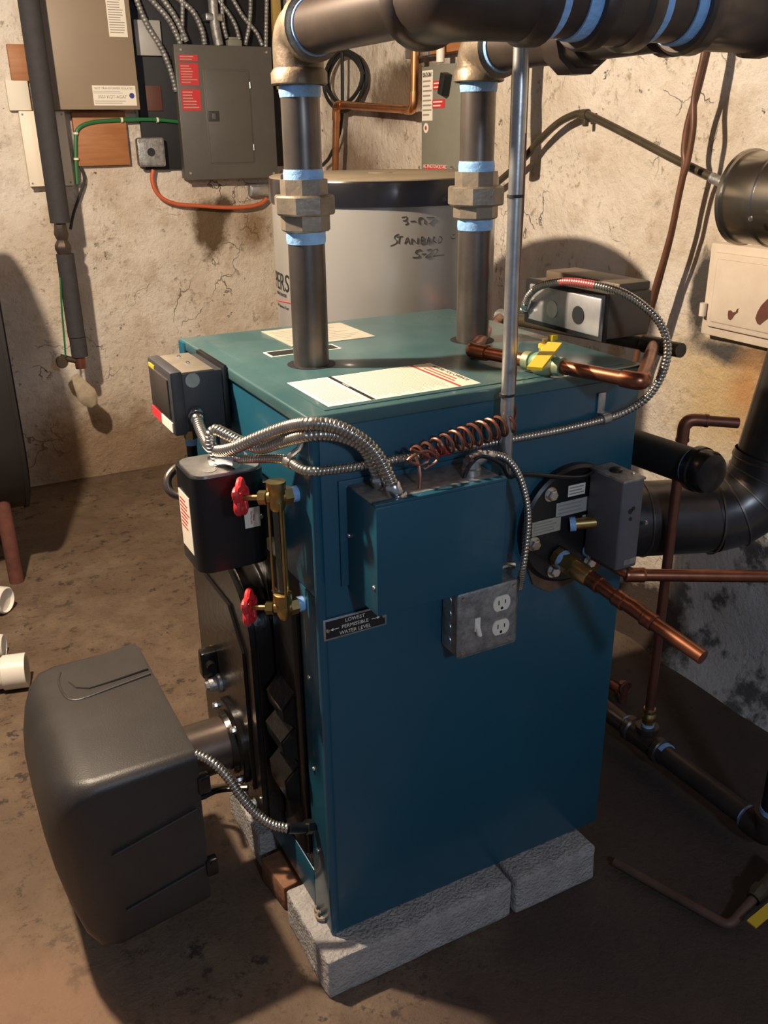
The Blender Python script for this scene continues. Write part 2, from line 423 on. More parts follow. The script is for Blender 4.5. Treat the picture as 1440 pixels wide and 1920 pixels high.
solo('shim_brick', bb, 'brick', 'rough brown brick lying between the concrete blocks', 'brick')
for k, (u, v, g) in enumerate(((601,1704,0), (604,1719,1))):
    p = aZ(.090, u, v); bm = bmesh.new()
    ring = [p + V((.0095*math.cos(a), .0095*math.sin(a), (.003 if k else 0)+.0035*math.cos(a+1)*.3)) for a in [2*math.pi*i/20 for i in range(21)]]
    tube(bm, ring, .0032, 6, False)
    solo('steel_washer', bm, 'washer', ('upper', 'lower')[k] + ' of two small steel rings lying on the block by the boiler corner', 'washer', 'rings on the block')

# ------------------------------------------------------------------ the boiler
bo = thing('steam_boiler', 'large teal sheet metal steam boiler standing on concrete blocks', 'boiler', (L/2, W/2, ZB))
part('base_pan', B(box, (.01,.01,ZB), (L-.01,W-.01,ZB+.03)), 'black_iron', bo)
part('side_panel', B(box, (0,0,ZB), (L,.010,ZT-.02), .003), 'teal', bo)
part('side_panel', B(box, (0,W-.010,ZB), (L,W,ZT-.02), .003), 'teal', bo)
part('back_panel', B(box, (L-.010,.011,ZB), (L,W-.011,ZT-.02), .002), 'teal', bo)
fp = bmesh.new()
box(fp, (-.001,.0105,.775), (.009,W-.0105,ZT-.021), .002); box(fp, (-.001,.0105,ZB), (.009,.076,.774), .002)
box(fp, (-.001,.578,ZB), (.009,W-.0105,.774), .002); box(fp, (-.001,.077,ZB), (.009,.577,.175), .002)
fpo = part('front_panel', fp, 'teal', bo)
part('corner_flange', B(box, (-.0035,-.0035,ZB+.004), (.013,.010,ZT-.022), .006, 3, 2), 'teal', bo)
for z in (.245,.425,.610):
    p = V((-.001,.050,z)); part('screw', B(screw, p, (-1,0,0), .004, .003), 'screw_steel', bo)
for (u, v) in ((1072,1520),(640,1640)): pass
tp = part('top_panel', B(box, (-.006,-.005,ZT-.022), (L+.004,W+.005,ZT-.0012), .004, 3), 'teal_dusty_sheen', bo)
part('top_tray', B(box, (.028,.014,ZT-.003), (L-.03,W-.02,ZT+.0005), .0012), 'teal_dusty_sheen', tp)
part('top_flange', B(box, (-.010,W-.03,ZT-.06), (.0,W+.005,ZT-.004), .002), 'teal', tp)
RL, RR = (.126,.281), (.467,.302)
for (x, y) in (RL, RR): part('riser_hole', B(cyl, (x,y,ZT+.0003), (x,y,ZT+.0012), .0415, 32), 'ink', tp)
bm = bmesh.new(); quad(bm, aX(-.0012,420,810), YP*-1, ZP, .05, .06); part('label', bm, 'paper', fpo, smooth=False)
# warning label on top
lab = part('warning_label', B(box, (.040,.025,ZT), (.303,.182,ZT+.0011), .0004), 'label_cream', bo, 'cream safety instruction label with black and red stripes')
for x0, x1, m in ((.110,.1165,'ink'), (.262,.267,'ink_red')): part('stripe', B(box, (x0,.026,ZT+.0008), (x1,.181,ZT+.0016)), m, lab)
zz = ZT+.0011
bm = bmesh.new(); lines(bm, (.074,.1035,zz-.0008), YP*-1, XP, .142, .056, 13, .0012, .28, .2); lines(bm, (.188,.1035,zz-.0008), YP*-1, XP, .146, .132, 30, .0012, .26, .16)
part('small_print', bm, 'ink_grey', lab, smooth=False)
bm = bmesh.new(); lines(bm, (.279,.1035,zz-.0008), YP*-1, XP, .10, .018, 2, .0012, .35, .2); part('small_print', bm, 'ink_red', lab, smooth=False)
text('BEFORE YOU OPERATE', .0105, (.295,.1035,zz), YP*-1, XP, 'ink', lab)
text('WARNING', .0048, (.1133,.12,ZT+.0016), YP*-1, XP, 'label_cream', lab, thick=.0002)
def qzone(name, pts, z, m, parent):
    bm = bmesh.new(); a = [bm.verts.new((p.x, p.y, z)) for p in pts]; b = [bm.verts.new((p.x, p.y, z+.0009)) for p in pts]; n = len(a)
    bm.faces.new(a[::-1]); bm.faces.new(b)
    for i in range(n): bm.faces.new((a[i], a[(i+1) % n], b[(i+1) % n], b[i]))
    return part(name, bm, m, parent, smooth=False)
r2 = qzone('rating_label', [V((.150,.425,0)), V((.325,.425,0)), V((.325,.585,0)), V((.150,.585,0))], ZT+.0004, 'label_faded', bo)
bm = bmesh.new(); lines(bm, (.238,.505,ZT+.0006), XP, YP, .16, .13, 9, .0009, .3, .3); part('small_print', bm, 'ink_grey', r2, smooth=False)
r3 = qzone('black_label', [V((.085,.362,0)), V((.222,.362,0)), V((.222,.405,0)), V((.085,.405,0))], ZT+.0004, 'label_cream', bo)
part('label_face', B(box, (.089,.366,ZT+.0010), (.218,.401,ZT+.0016)), 'ink', r3)
# black castings in the front opening
part('front_casting', B(box, (.002,.078,.176), (.03,.577,.773), .003), 'black_iron', bo)
cc = part('casting_column', B(box, (-.010,.086,.20), (.006,.190,.72), .010, 3), 'black_iron', bo)
for (z0, z1, dx) in ((.50,.525,.026), (.435,.46,.032), (.335,.375,.030)):
    bm = bmesh.new(); prism(bm, [(-.008, z1+.03), (-.008-dx, z1), (-.008-dx*.9, z0), (-.008, z0-.025)], 1, .098, .176, .003)
    part('rib', bm, 'black_iron', cc)
dr = bmesh.new()
arch = [(.195,.205), (.53,.205), (.55,.24), (.55,.60)] + [(.3725+.1775*math.cos(a), .60+.13*math.sin(a)) for a in [math.pi*i/16 for i in range(1,16)]] + [(.195,.60)]
prism(dr, arch, 0, -.047, .004, .010)
door = part('swing_door', dr, 'black_iron', bo)
sh = bmesh.new(); prism(sh, [(.235,.26), (.50,.26), (.50,.57), (.45,.64), (.30,.64), (.235,.57)], 0, -.053, -.046, .003); part('door_boss', sh, 'black_iron', door)
BY, BZ = .335, .318
fl = bmesh.new(); lathe(fl, (-.052,BY,BZ), (-1,0,0), [(0,.088),(.010,.088),(.013,.085)], 32); lathe(fl, (-.063,BY,BZ), (-1,0,0), [(0,.066),(.012,.062)], 32)
flg = part('burner_flange', fl, 'black_iron', bo)
for a in (40, 130, 220, 310):
    part('bolt', B(hexbolt, (-.064,BY+.078*math.cos(math.radians(a)),BZ+.078*math.sin(math.radians(a))), (-1,0,0), .0065, .010), 'screw_steel', flg)
for (y, z) in ((.44,.47), (.43,.425), (.235,.235)): part('bolt', B(hexbolt, (-.052,y,z), (-1,0,0), .007, .012), 'screw_steel', door)
lt = bmesh.new(); p = aX(-.06, 398, 1240); box(lt, (-.085,p.y-.014,p.z-.03), (-.05,p.y+.014,p.z+.03), .006); cyl(lt, (-.07,p.y-.03,p.z+.005), (-.07,p.y+.02,p.z+.005), .009, 12)
part('door_latch', lt, 'black_iron', door)
pe = bmesh.new(); p = V((-.047,.40,.415)); lathe(pe, p, (-1,0,0), [(0,.02),(.012,.02),(.016,.015),(.03,.013)], 20); lathe(pe, p+V((-.03,0,0)), (-1,0,.0), [(0,.010),(.006,.008)], poly=6)
part('sight_port', pe, 'galv_dull', door)
# bolted tankless coil plate on the long side
PC = V((.476,-.001,.806))
gk = bmesh.new(); prism(gk, [(PC.x-.098,PC.z-.035), (PC.x-.070,PC.z-.105), (PC.x-.045,PC.z-.122), (PC.x-.03,PC.z-.128), (PC.x+.03,PC.z-.118), (PC.x+.075,PC.z-.112), (PC.x+.088,PC.z-.06), (PC.x,PC.z)], 1, -.004, .004)
part('coil_gasket', gk, 'brown_gasket', bo)
cp = part('coil_plate', B(lathe, PC+V((0,.002,0)), (0,-1,0), [(0,.108),(.014,.108),(.018,.103)], 48), 'black_paint', bo, 'round black bolted plate')
yb = -.0175
for (u, v) in ((1040,937), (1112,917), (998,1020), (1030,1083), (1106,1058), (1128,985)):
    p = aY(yb, u, v); d = V((p.x-PC.x, 0, p.z-PC.z)); d = d.normalized()*.088; p = V((PC.x+d.x, yb, PC.z+d.z))
    part('bolt', B(hexbolt, p, (0,-1,0), .0095, .012), 'screw_steel', cp)
def plate_label(u, v, w_, h_, n, m='paper', ink='ink_grey', y=yb, par=None, rot=0., txt=None, tsz=.008):
    p = aY(y, u, v); xd = V((math.cos(rot),0,math.sin(rot))); yd = V((-math.sin(rot),0,math.cos(rot)))
    o = part('label', B(quad, p, xd, yd, w_, h_), m, par, smooth=False)
    if n:
        bm = bmesh.new(); lines(bm, p, xd, yd, w_*.88, h_*.82, n, .0011, .4, .3); part('small_print', bm, ink, o, smooth=False)
    if txt: text(txt, tsz, p+V((0,-.0011,0)), xd, yd, ink, o)
    return o
plate_label(1081,918,.036,.020,3, par=cp); plate_label(1074,950,.072,.026,3, par=cp, m='pale_grey'); plate_label(1024,987,.060,.026,4, par=cp, m='label_faded'); plate_label(1108,972,.04,.02,3, par=cp, m='label_faded')
# water level plate
wl = part('water_level_plate', B(box, (.004,-.0055,.704), (.1145,-.003,.741), .0006), 'silver_plate', bo, 'black metal plate about the lowest permissible water level')
part('plate_face', B(box, (.0075,-.0063,.7075), (.111,-.005,.7375)), 'ink', wl)
for i, s in enumerate(('LOWEST', 'PERMISSIBLE', 'WATER LEVEL')): text(s, .0088, (.058,-.0064,.7325-i*.0102), XP, ZP, 'paper', wl, thick=.0002)
for sx, x0, x1 in ((-1,.015,.030), (1,.087,.102)):
    bm = bmesh.new(); z = .7222; tip = x0 if sx < 0 else x1; tail = x1 if sx < 0 else x0
    a = [bm.verts.new(c) for c in ((tail,-.0066,z+.0006), (tail,-.0066,z-.0006), (tip-sx*.005,-.0066,z-.0006), (tip-sx*.005,-.0066,z-.0026), (tip,-.0066,z), (tip-sx*.005,-.0066,z+.0026), (tip-sx*.005,-.0066,z+.0006))]
    bm.faces.new(a); part('arrow', bm, 'paper', wl, smooth=False)
for x in (.0105,.1085): part('screw', B(screw, (x,-.006,.7225), (0,-1,0), .0036, .003), 'screw_steel', wl)
for (u, v) in ((1148,1195),(655,1000)):
    pass

# ------------------------------------------------------------------ oil burner
ob = thing('oil_burner', 'oil burner with a rounded dark plastic cover on the boiler front', 'burner', (-.30,.345,.13))
def cover_shape():
    bm = bmesh.new()
    # sections along x: (x, y0, y1, z0, z1, corner radius)
    secs = [(-.178,.138,.548,.122,.464,.018), (-.188,.136,.550,.120,.466,.020), (-.345,.130,.552,.098,.468,.024), (-.376,.133,.548,.102,.466,.032),
            (-.397,.146,.536,.122,.456,.046), (-.413,.170,.514,.165,.436,.06), (-.425,.205,.482,.225,.405,.06), (-.431,.245,.44,.285,.37,.03)]
    rings = []
    for x, y0, y1, z0, z1, r in secs:
        ring = []; low = .030
        for cy, cz, a0 in ((y1-r, z1-r, 0), (y0+r, z1-r, 90), (y0+r+low*.4, z0+r, 180), (y1-r-low*.4, z0+r, 270)):
            for k in range(7):
                a = math.radians(a0+15*k); ring.append(bm.verts.new((x, cy+r*math.cos(a), cz+r*math.sin(a))))
        rings.append(ring)
    n = len(rings[0])
    for a, b in zip(rings, rings[1:]):
        for i in range(n): bm.faces.new((a[i], a[(i+1) % n], b[(i+1) % n], b[i]))
    bm.faces.new(rings[-1][::-1]); bm.faces.new(rings[0])
    return bm
cov = part('cover', cover_shape(), 'black_plastic', ob, 'dark grey moulded plastic cover')
bm = bmesh.new()     # tongue shaped hatch on the lid
hz = .4685
hin = [aZ(hz,u,v) for u,v in ((278,1254),(215,1276),(168,1291),(142,1290),(127,1278),(126,1265),(136,1252),(158,1240),(195,1226),(238,1211),(254,1207))]
prism(bm, [(p.x,p.y) for p in hin], 2, .462, .4700, .0010); part('hatch', bm, 'black_plastic', cov)
bm = bmesh.new(); tube(bm, smooth_path([aZ(hz-.001,u,v) for u,v in ((282,1263),(215,1288),(165,1307),(142,1313),(126,1309),(114,1292),(110,1275),(113,1262))]), .0026, 8); part('hatch_rim', bm, 'black_plastic', cov)
for (p0, p1) in (((-.19,.1345,.352), (-.34,.1305,.318)), ((-.185,.1420,.215), (-.33,.1380,.185))):
    part('rib', B(cyl, p0, p1, .0028, 8), 'black_plastic', cov)
for (y, z) in ((.146,.395), (.152,.205)):
    c = bmesh.new(); box(c, (-.182,y-.012,z-.018), (-.160,y+.006,z+.018), .003); cyl(c, (-.17,y-.014,z+.010), (-.17,y+.004,z+.010), .006, 12); part('clip', c, 'black_paint', ob)
part('blast_tube', B(lathe, (-.20,BY,BZ), (1,0,0), [(0,.054),(.128,.054)], 32), 'pipe_black', ob)
bk = bmesh.new(); box(bk, (-.30,.18,.165), (-.181,.52,.445), .01); part('burner_body', bk, 'black_iron', ob)

# ------------------------------------------------------------------ flexible metal conduits
def conduit(name, label, pts, r, ends=None, m='flex_steel', red=None):
    b = pts[-1]; t = thing(name, label, 'conduit', b, None)
    part('armor', B(flex, pts, r), m, t)
    for i in (ends or ()):
        p, q = (V(pts[0]), V(pts[1])) if i == 0 else (V(pts[-1]), V(pts[-2]))
        d = (q-p).normalized(); bm = bmesh.new()
        lathe(bm, p-d*.004, d, [(0,r*1.55),(.005,r*1.55)], poly=6); lathe(bm, p+d*.001, d, [(0,r*1.15),(.004,r*1.3),(.016,r*1.3),(.019,r*1.1)], 16); part('connector', bm, 'chrome', t)
    return t
R1 = .0098
c1 = [aY(y,u,v) for u,v,y in ((368,779,.335),(377,808,.29),(391,834,.235),(410,845,.18),(439,840,.135),(467,828,.105),(503,813,.072),(541,800,.036),(579,794,-.016),(621,797,-.032),(659,812,-.048),(691,834,-.060),(714,863,-.068),(732,900,-.075))] + [V((.0935,-.079,.957))]
conduit('flexible_conduit', 'thick ribbed metal conduit from the charcoal control box to the teal junction box', c1, R1, (0,1))
c2 = [V((-.078,.195,.950))] + [aY(y,u,v) for u,v,y in ((394,825,.195),(403,806,.19),(420,812,.172),(452,828,.14),(490,840,.102),(531,828,.055),(579,816,-.012),(627,816,-.024),(672,832,-.034),(694,860,-.038))] + [V((.0905,-.040,.957))]
conduit('flexible_conduit', 'ribbed metal conduit looping from the black cutoff box top to the teal junction box', c2, R1*.95, (1,))
c3 = [aY(.165,447,861), aY(.118,484,860), aY(.065,525,860), aY(.040,544,866), aY(.006,563,879)] + [aY(-.015,u,v) for u,v in ((586,884),(627,880),(675,874),(740,862),(850,843),(950,825),(1050,806),(1135,785))]
c3 += [aY(-.02,1175,770)] + [aX(x,u,v) for u,v,x in ((1215,743,.60),(1242,700,.615),(1252,652,.622),(1240,610,.622),(1212,578,.618),(1168,549,.612),(1118,535,.607),(1060,528,.603),(1014,536,.60),(991,555,.602),(984,578,.612))]
c3t = conduit('flexible_conduit', 'long thin ribbed metal conduit with red marks strapped along the teal boiler side', c3, .0072, (1,))
for a, b in ((9.2,10.2), (19.3,22.5)): pass
def sleeve(bm, pts, r): tube(bm, smooth_path(pts, .004), r, 12, True)
def sub_path(pts, a, b):
    sp = smooth_path(pts, .003); ia = min(range(len(sp)), key=lambda i: (sp[i]-a).length); ib = min(range(len(sp)), key=lambda i: (sp[i]-b).length); return sp[ia:ib+1:3]
part('red_mark', B(flex, sub_path(c3, c3[20], c3[21].lerp(c3[22], .3)), .00740), 'red', c3t); part('red_mark', B(flex, sub_path(c3, c3[8].lerp(c3[9], .45), c3[8].lerp(c3[9], .95)), .00740), 'red', c3t)
for (p, nrm) in ((V(c3[3]), 0), (V(c3[12]), 1)):
    bm = bmesh.new(); d = (V(c3[4])-V(c3[2])).normalized() if nrm == 0 else (V(c3[13])-V(c3[11])).normalized()
    lathe(bm, p-d*.007, d, [(0,.0095),(.014,.0095)], 16)
    if nrm: box(bm, (p.x-.008,-.0035,p.z), (p.x+.008,.0,p.z+.042), .0015); box(bm, (p.x-.008,-.018,p.z+.006), (p.x+.008,-.0,p.z+.010), .001)
    else: tube(bm, smooth_path([p, p+V((-.002,-.004,.010)), V((-.008,p.y-.012,p.z+.022)), V((-.003,p.y-.014,p.z+.034))]), .0045, 8)
    part('strap', bm, 'galv', c3t)
c4 = [aY(-.055,u,v) for u,v in ((905,853),(930,853),(952,862),(972,890),(985,930),(990,970),(987,1015),(981,1060))] + [aY(-.030,973,1104)]
c4t = conduit('flexible_conduit', 'thin ribbed conduit curving from the junction box down to the outlet box', c4, .0063, (0,))
c5 = [aY(y,u,v) for u,v,y in ((366,1413,.150),(395,1427,.13),(425,1455,.112),(450,1490,.095),(480,1525,.078),(510,1546,.062),(540,1553,.050))]
c5t = conduit('flexible_conduit', 'ribbed metal conduit hanging from the burner cover to a black connector', c5, .0088)
bm = bmesh.new(); e0 = V(c5[-1]); e1 = aX(-.002, 590, 1549); tube(bm, smooth_path([e0, e0.lerp(e1,.5)+V((0,0,-.002)), e1]), .0092, 12); lathe(bm, e1.lerp(e0,.35), e1-e0, [(0,.013),(.014,.013)], poly=6)
part('black_connector', bm, 'black_paint', c5t)

# ------------------------------------------------------------------ charcoal control box on its siphon
x0, x1, y0, y1, z0, z1 = -.106, -.014, .340, .480, .963, 1.068
cb = thing('pressure_control', 'charcoal control box with a clear window on a black pipe beside the boiler top', 'control box', ((x0+x1)/2,(y0+y1)/2,.86))
part('case', B(box, (x0+.02,y0,z0), (x1,y1,z1-.003), .003), 'charcoal', cb)
part('lid', B(box, (x0+.018,y0-.002,z1-.004), (x1-.016,y1+.002,z1), .0015), 'charcoal_lid', cb)
part('back_plate', B(box, (x1-.002,y0-.003,z0-.004), (x1+.008,y1+.004,z1+.003), .002), 'black_paint', cb)
wd = part('window_cover', B(box, (x0,y0-.003,z0-.004), (x0+.022,y1+.003,z1+.002), .004), 'charcoal', cb)
part('window_pane', B(box, (x0-.003,y0+.012,z0+.022), (x0+.004,y1-.012,z1-.012), .002), 'clear_cover', wd)
part('red_label', B(box, (x0-.002,y0+.075,z0+.001), (x0+.003,y1-.002,z0+.018)), 'red_label', wd)
part('white_label', B(box, (x0-.002,y0+.006,z0+.001), (x0+.003,y0+.074,z0+.018)), 'paper', wd)
part('orange_label', B(box, (x0-.0015,y1-.045,z1-.016), (x0+.003,y1-.01,z1-.006)), 'yellow', wd)
for y in (.40,.455): part('screw', B(screw, (x0+.05,y,z1-.001), ZP, .004, .004), 'screw_steel', cb)
kp = aY(y0-.0005, 361, 713); part('knockout', B(lathe, (kp.x,y0+.001,kp.z), (0,-1,0), [(0,.0125),(.0022,.0125)], 24), 'galv', cb, 'round steel knockout disc')
xs, ys = -.070, .375
bm = bmesh.new(); lathe(bm, (xs,ys,z0-.022), ZP, [(0,.012),(.024,.012)], poly=6); part('hex_bushing', bm, 'brass', cb)
part('thread_tape', B(lathe, (xs,ys,z0-.034), ZP, [(0,.0105),(.013,.0105)], 16), 'blue_tape', cb)
pig = [V((xs,ys,z0-.025)), V((xs,ys,.905))]
bm = bmesh.new(); tube(bm, smooth_path(pig + [V((xs,ys-.005,.87)), V((xs-.004,ys-.03,.83)), V((xs-.008,ys-.07,.812)), V((xs-.014,ys-.11,.82))]), .0093, 12); part('siphon_pipe', bm, 'black_paint', cb)
q = [aY(y,u,v) for u,v,y in ((352,872,.32),(330,878,.31),(314,898,.30),(318,920,.29),(336,930,.28),(356,926,.27))]
bm = bmesh.new(); tube(bm, smooth_path(q), .0072, 12); part('siphon_loop', bm, 'pipe_steel', cb)

# ------------------------------------------------------------------ black low water cutoff box
lw = thing('water_cutoff', 'black rounded water cutoff box with red and white labels on the boiler front', 'control box', (-.075,.2,.79))
x0, x1, y0, y1, z0, z1 = -.136, -.016, .150, .262, .785, .945
part('case', B(box, (x0,y0,z0), (x1,y1,z1), .024, 6, 2), 'black_paint', lw)
bm = bmesh.new(); box(bm, (x0+.006,y0+.006,z1-.002), (x1-.004,y1-.006,z1+.003), .020, 6, 2); tpl = part('top_plate', bm, 'galv', lw)
bm = bmesh.new(); lathe(bm, (-.1,.178,z1+.002), ZP, [(0,.011),(.002,.011)], 20); part('knockout', bm, 'galv_dull', tpl)
bm = bmesh.new(); pA, pB = V((-.078,.2,z1+.010)), aY(.165,447,861)
tube(bm, smooth_path([pA+V((0,.01,-.002)), pA.lerp(pB,.5)+V((0,0,.006)), pB]), .016, 16, True); part('conduit_fitting', bm, 'chrome', lw)
bm = bmesh.new(); box(bm, (x1-.01,y0+.02,z0+.03), (-.0,y1-.02,z1-.03), .004); part('mounting', bm, 'black_iron', lw)
o = part('label', B(quad, (x0-.0002,.207,.858), YP*-1, ZP, .058, .098), 'paper', lw, 'white label with red print', smooth=False)
bm = bmesh.new(); lines(bm, (x0-.0002,.207,.87), YP*-1, ZP, .048, .055, 8, .0011, .4, .4); part('small_print', bm, 'ink_red', o, smooth=False)
pl = aY(y0-.0004, 473, 970); o = part('label', B(quad, pl, XP, ZP, .026, .034), 'paper', lw, smooth=False)
text('Self-Cleaning\nProbe', .0042, pl+V((0,-.0011,0)), ZP, XP*-1, 'ink_red', o)
ps = aY(y0, 489, 968); part('screw', B(screw, (ps.x,y0,ps.z), (0,-1,0), .0042, .003), 'screw_steel', lw)

# ------------------------------------------------------------------ gauge glass
gg = thing('gauge_glass', 'brass water gauge with glass tube and two red handwheels on the boiler front', 'gauge', (-.034,.062,.72))
GX, GY = -.034, .062
def gvalve(z, up):
    bm = bmesh.new(); p = V((GX,GY,z))
    lathe(bm, p+V((0,0,-.020)), ZP, [(0,.010),(.006,.013),(.016,.0125),(.030,.0125),(.034,.015),(.046,.015)] if up else [(0,.006),(.010,.011),(.020,.012),(.028,.011),(.030,.0145),(.046,.0145),(.047,.012)], 20)
    lathe(bm, p, (1,0,-.0), [(0,.010),(.020,.010)], 16); lathe(bm, p+V((.010,0,0)), XP, [(0,.0145),(.013,.0145)], poly=6)
    v = part('valve_body', bm, 'brass', gg)
    part('thread_tape', B(lathe, p+V((.023,0,0)), XP, [(0,.0125),(.012,.0125)], 18), 'blue_tape', v)
    d = V((-.80,.60,-.06)).normalized(); bm = bmesh.new()
    lathe(bm, p+d*.004, d, [(0,.009),(.010,.009),(.012,.007)], 16); lathe(bm, p+d*.016, d, [(0,.011),(.012,.011)], poly=6); lathe(bm, p+d*.028, d, [(0,.0045),(.032,.0045)], 10)
    part('valve_stem', bm, 'brass', v)
    c = p+d*.056; dd, n, b = frame(d); bm = bmesh.new(); N_ = 40; ring = []
    for i in range(N_+1):
        a = 2*math.pi*i/N_; rr = .0222 + .0042*math.cos(5*a); ring.append(c + (n*math.cos(a)+b*math.sin(a))*rr)
    tube(bm, ring, .0056, 8, False); lathe(bm, c-d*.004, d, [(0,.0075),(.009,.0075)], 12)
    for i in range(5):
        a = 2*math.pi*i/5; cyl(bm, c, c+(n*math.cos(a)+b*math.sin(a))*.021, .0036, 8)
    h = part('handwheel', bm, 'red', gg); part('nut', B(lathe, c+d*.005, d, [(0,.0045),(.004,.0045)], poly=6), 'screw_steel', h)
gvalve(.930, True); gvalve(.742, False)
part('glass', B(cyl, (GX,GY,.772), (GX,GY,.918), .0075, 16), 'glass_tube', gg)
for a in (30, 150, 270):
    x, y = GX+.0135*math.cos(math.radians(a)), GY+.0135*math.sin(math.radians(a)); part('guard_rod', B(cyl, (x,y,.745), (x,y,.925), .0022, 8), 'brass', gg)

# ------------------------------------------------------------------ teal junction box on the long side
x0, x1, y0, z0, z1 = .050, .270, -.100, .781, .957
jb = thing('junction_box', 'teal sheet metal junction box fixed to the long side of the boiler', 'junction box', ((x0+x1)/2, y0/2, z0))
part('cover', B(box, (x0,y0,z0), (x1,-.004,z1-.004), .0025), 'teal', jb)
part('top_plate', B(box, (x0+.002,y0+.004,z1-.005), (x1-.002,-.005,z1-.001), .001), 'galv_dull', jb, 'dull galvanized top plate')
part('back_flange', B(box, (x0-.012,-.005,z0+.01), (x1+.012,-.001,z1+.006), .001), 'teal', jb)
part('top_flange', B(box, (x0+.0,y0,z1-.0045), (x1,y0+.014,z1+.0005), .001), 'teal', jb)
for (u, v, d) in ((653,1003,0), (706,1106,0)):
    p = aX(x0, u, v); part('screw', B(screw, (x0+.0005,max(y0+.01,min(-.01,p.y)),p.z), (-1,0,0), .0035, .003), 'screw_steel', jb)
bm = bmesh.new(); p = aY(-.055, 884, 868); lathe(bm, (p.x,p.y,z1-.002), ZP, [(0,.015),(.010,.015),(.012,.013),(.022,.013)], 20); e = V(c4[0])
tube(bm, smooth_path([V((p.x-.004,p.y,z1+.018)), V((p.x+.01,p.y,z1+.021)), e]), .0115, 14); part('elbow_connector', bm, 'galv', jb)
tw = [V((p.x-.02,-.065,z1-.001)), V((p.x-.012,-.068,z1+.018)), V((p.x+.01,-.066,z1+.028)), V((x1+.008,-.07,z1+.012)), V((x1+.04,-.05,.935)), V((x1+.085,-.03,.925))] + [aY(-.03,u,v) for u,v in ((1085,895),(1120,880),(1150,874))] + [V((.524,-.06,.905))]
bm = bmesh.new(); tube(bm, smooth_path(tw), .0032, 8); solo('thermostat_cable', bm, 'black_paint', 'thin black cable from the junction box over the round plate', 'cable')

# ------------------------------------------------------------------ outlet box
x0, x1, z0, z1, yc = .219, .337, .632, .751, -.046
ou = thing('outlet_box', 'galvanized steel box with a light switch and double outlet on the boiler side', 'outlet', ((x0+x1)/2, -.02, z0))
part('box', B(box, (x0+.001,yc+.002,z0+.001), (x1-.001,-.0005,z1-.001), .005), 'galv_dull', ou)
part('cover_plate', B(box, (x0-.001,yc-.006,z0-.001), (x1+.001,yc+.001,z1+.001), .006, 3), 'galv_dull', ou)
for k in range(4):
    z = z0+.022+k*.025; part('knockout', B(lathe, (x0+.0016,-.022,z), (-1,0,0), [(0,.0105),(.0015,.010)], 16), 'galv', ou)
for x in (x0+.03, x0+.06): part('knockout', B(lathe, (x,-.022,z1-.002), ZP, [(0,.010),(.0016,.0098)], 16), 'galv', ou)
for (x, z) in ((x0+.010,z1-.010), (x1-.010,z1-.010), (x0+.012,z0+.009), (x1-.012,z0+.010)): part('screw', B(screw, (x,yc-.0055,z), (0,-1,0), .0038, .003), 'screw_steel', ou)
sx = x0+.039; sz = (z0+z1)/2-.005; yy = yc-.006
sw = part('switch_frame', B(box, (sx-.0055,yy-.0012,sz-.012), (sx+.0055,yy+.001,sz+.013), .0008), 'ivory', ou)
bm = bmesh.new(); prism(bm, [(yy,sz+.004), (yy-.011,sz-.016), (yy-.004,sz-.018), (yy,sz-.008)], 0, sx-.0038, sx+.0038, .0012); part('toggle', bm, 'ivory', sw, 'ivory toggle switched down')
for cz in (.024, -.021):
    cx, czz = x1-.033, (z0+z1)/2+cz; bm = bmesh.new()
    pts = []
    for a in range(0, 360, 10):
        px, pz = .0172*math.cos(math.radians(a)), .0172*math.sin(math.radians(a)); pts.append((cx+px, czz+max(-.0138, min(.0138, pz))))
    prism(bm, pts, 1, yy-.0025, yy+.001, .0006); ro = part('receptacle', bm, 'ivory', ou)
    bm = bmesh.new()
    for dx, h in ((-.0065,.0042), (.0065,.0034)): box(bm, (cx+dx-.0010,yy-.0028,czz+.0025-h), (cx+dx+.0010,yy-.0022,czz+.0025+h))
    lathe(bm, (cx,yy-.0022,czz-.0085), (0,-1,0), [(0,.0027),(.0006,.0027)], 12); part('slots', bm, 'ink', ro, smooth=False)
bm = bmesh.new(); lathe(bm, (x1-.028,-.022,z1-.002), ZP, [(0,.011),(.008,.011),(.009,.008),(.016,.008)], 16); tube(bm, [V((x1-.028,-.022,z1+.010)), V((x1-.005,-.024,z1+.016)), V((x1+.008,-.026,z1+.012))], .0065, 12); part('connector', bm, 'chrome', ou)
bm = bmesh.new(); cyl(bm, (.272+.012,-.012,.60), (.272+.012,-.012,.601), .002, 8); bm.free()

# ------------------------------------------------------------------ grey aquastat on the round plate
aq = thing('aquastat', 'slim grey control box with black marks mounted on the round black plate', 'control box', (.52,-.06,.745))
x0, x1, y0, y1, z0, z1 = .497, .543, -.105, -.022, .748, .908
part('case', B(box, (x0,y0,z0), (x1,y1,z1), .004, 3), 'relay_grey', aq)
part('top_cap', B(box, (x0-.001,y0-.001,z1-.003), (x1+.001,y1,z1+.002), .0015), 'galv_dull', aq)
part('terminal', B(lathe, (.52,-.06,z1+.001), ZP, [(0,.011),(.005,.011),(.007,.006)], 12), 'black_paint', aq)
part('screw', B(screw, (.535,-.085,z1+.001), ZP, .004, .004), 'screw_steel', aq)
part('name_strip', B(box, (x0+.016,y0-.0012,z0+.008), (x1-.003,y0+.001,z0+.018)), 'galv_dull', aq)
bm = bmesh.new()
for (dx, dz, ww, hh) in ((.020,.106,.010,.004), (.026,.110,.008,.005), (.022,.092,.007,.007)): lathe(bm, (x0+dx,y0+.0005,z0+dz), (0,-1,0), [(0,ww/2),(.001,ww/2)], 8)
part('black_mark', bm, 'ink', aq)

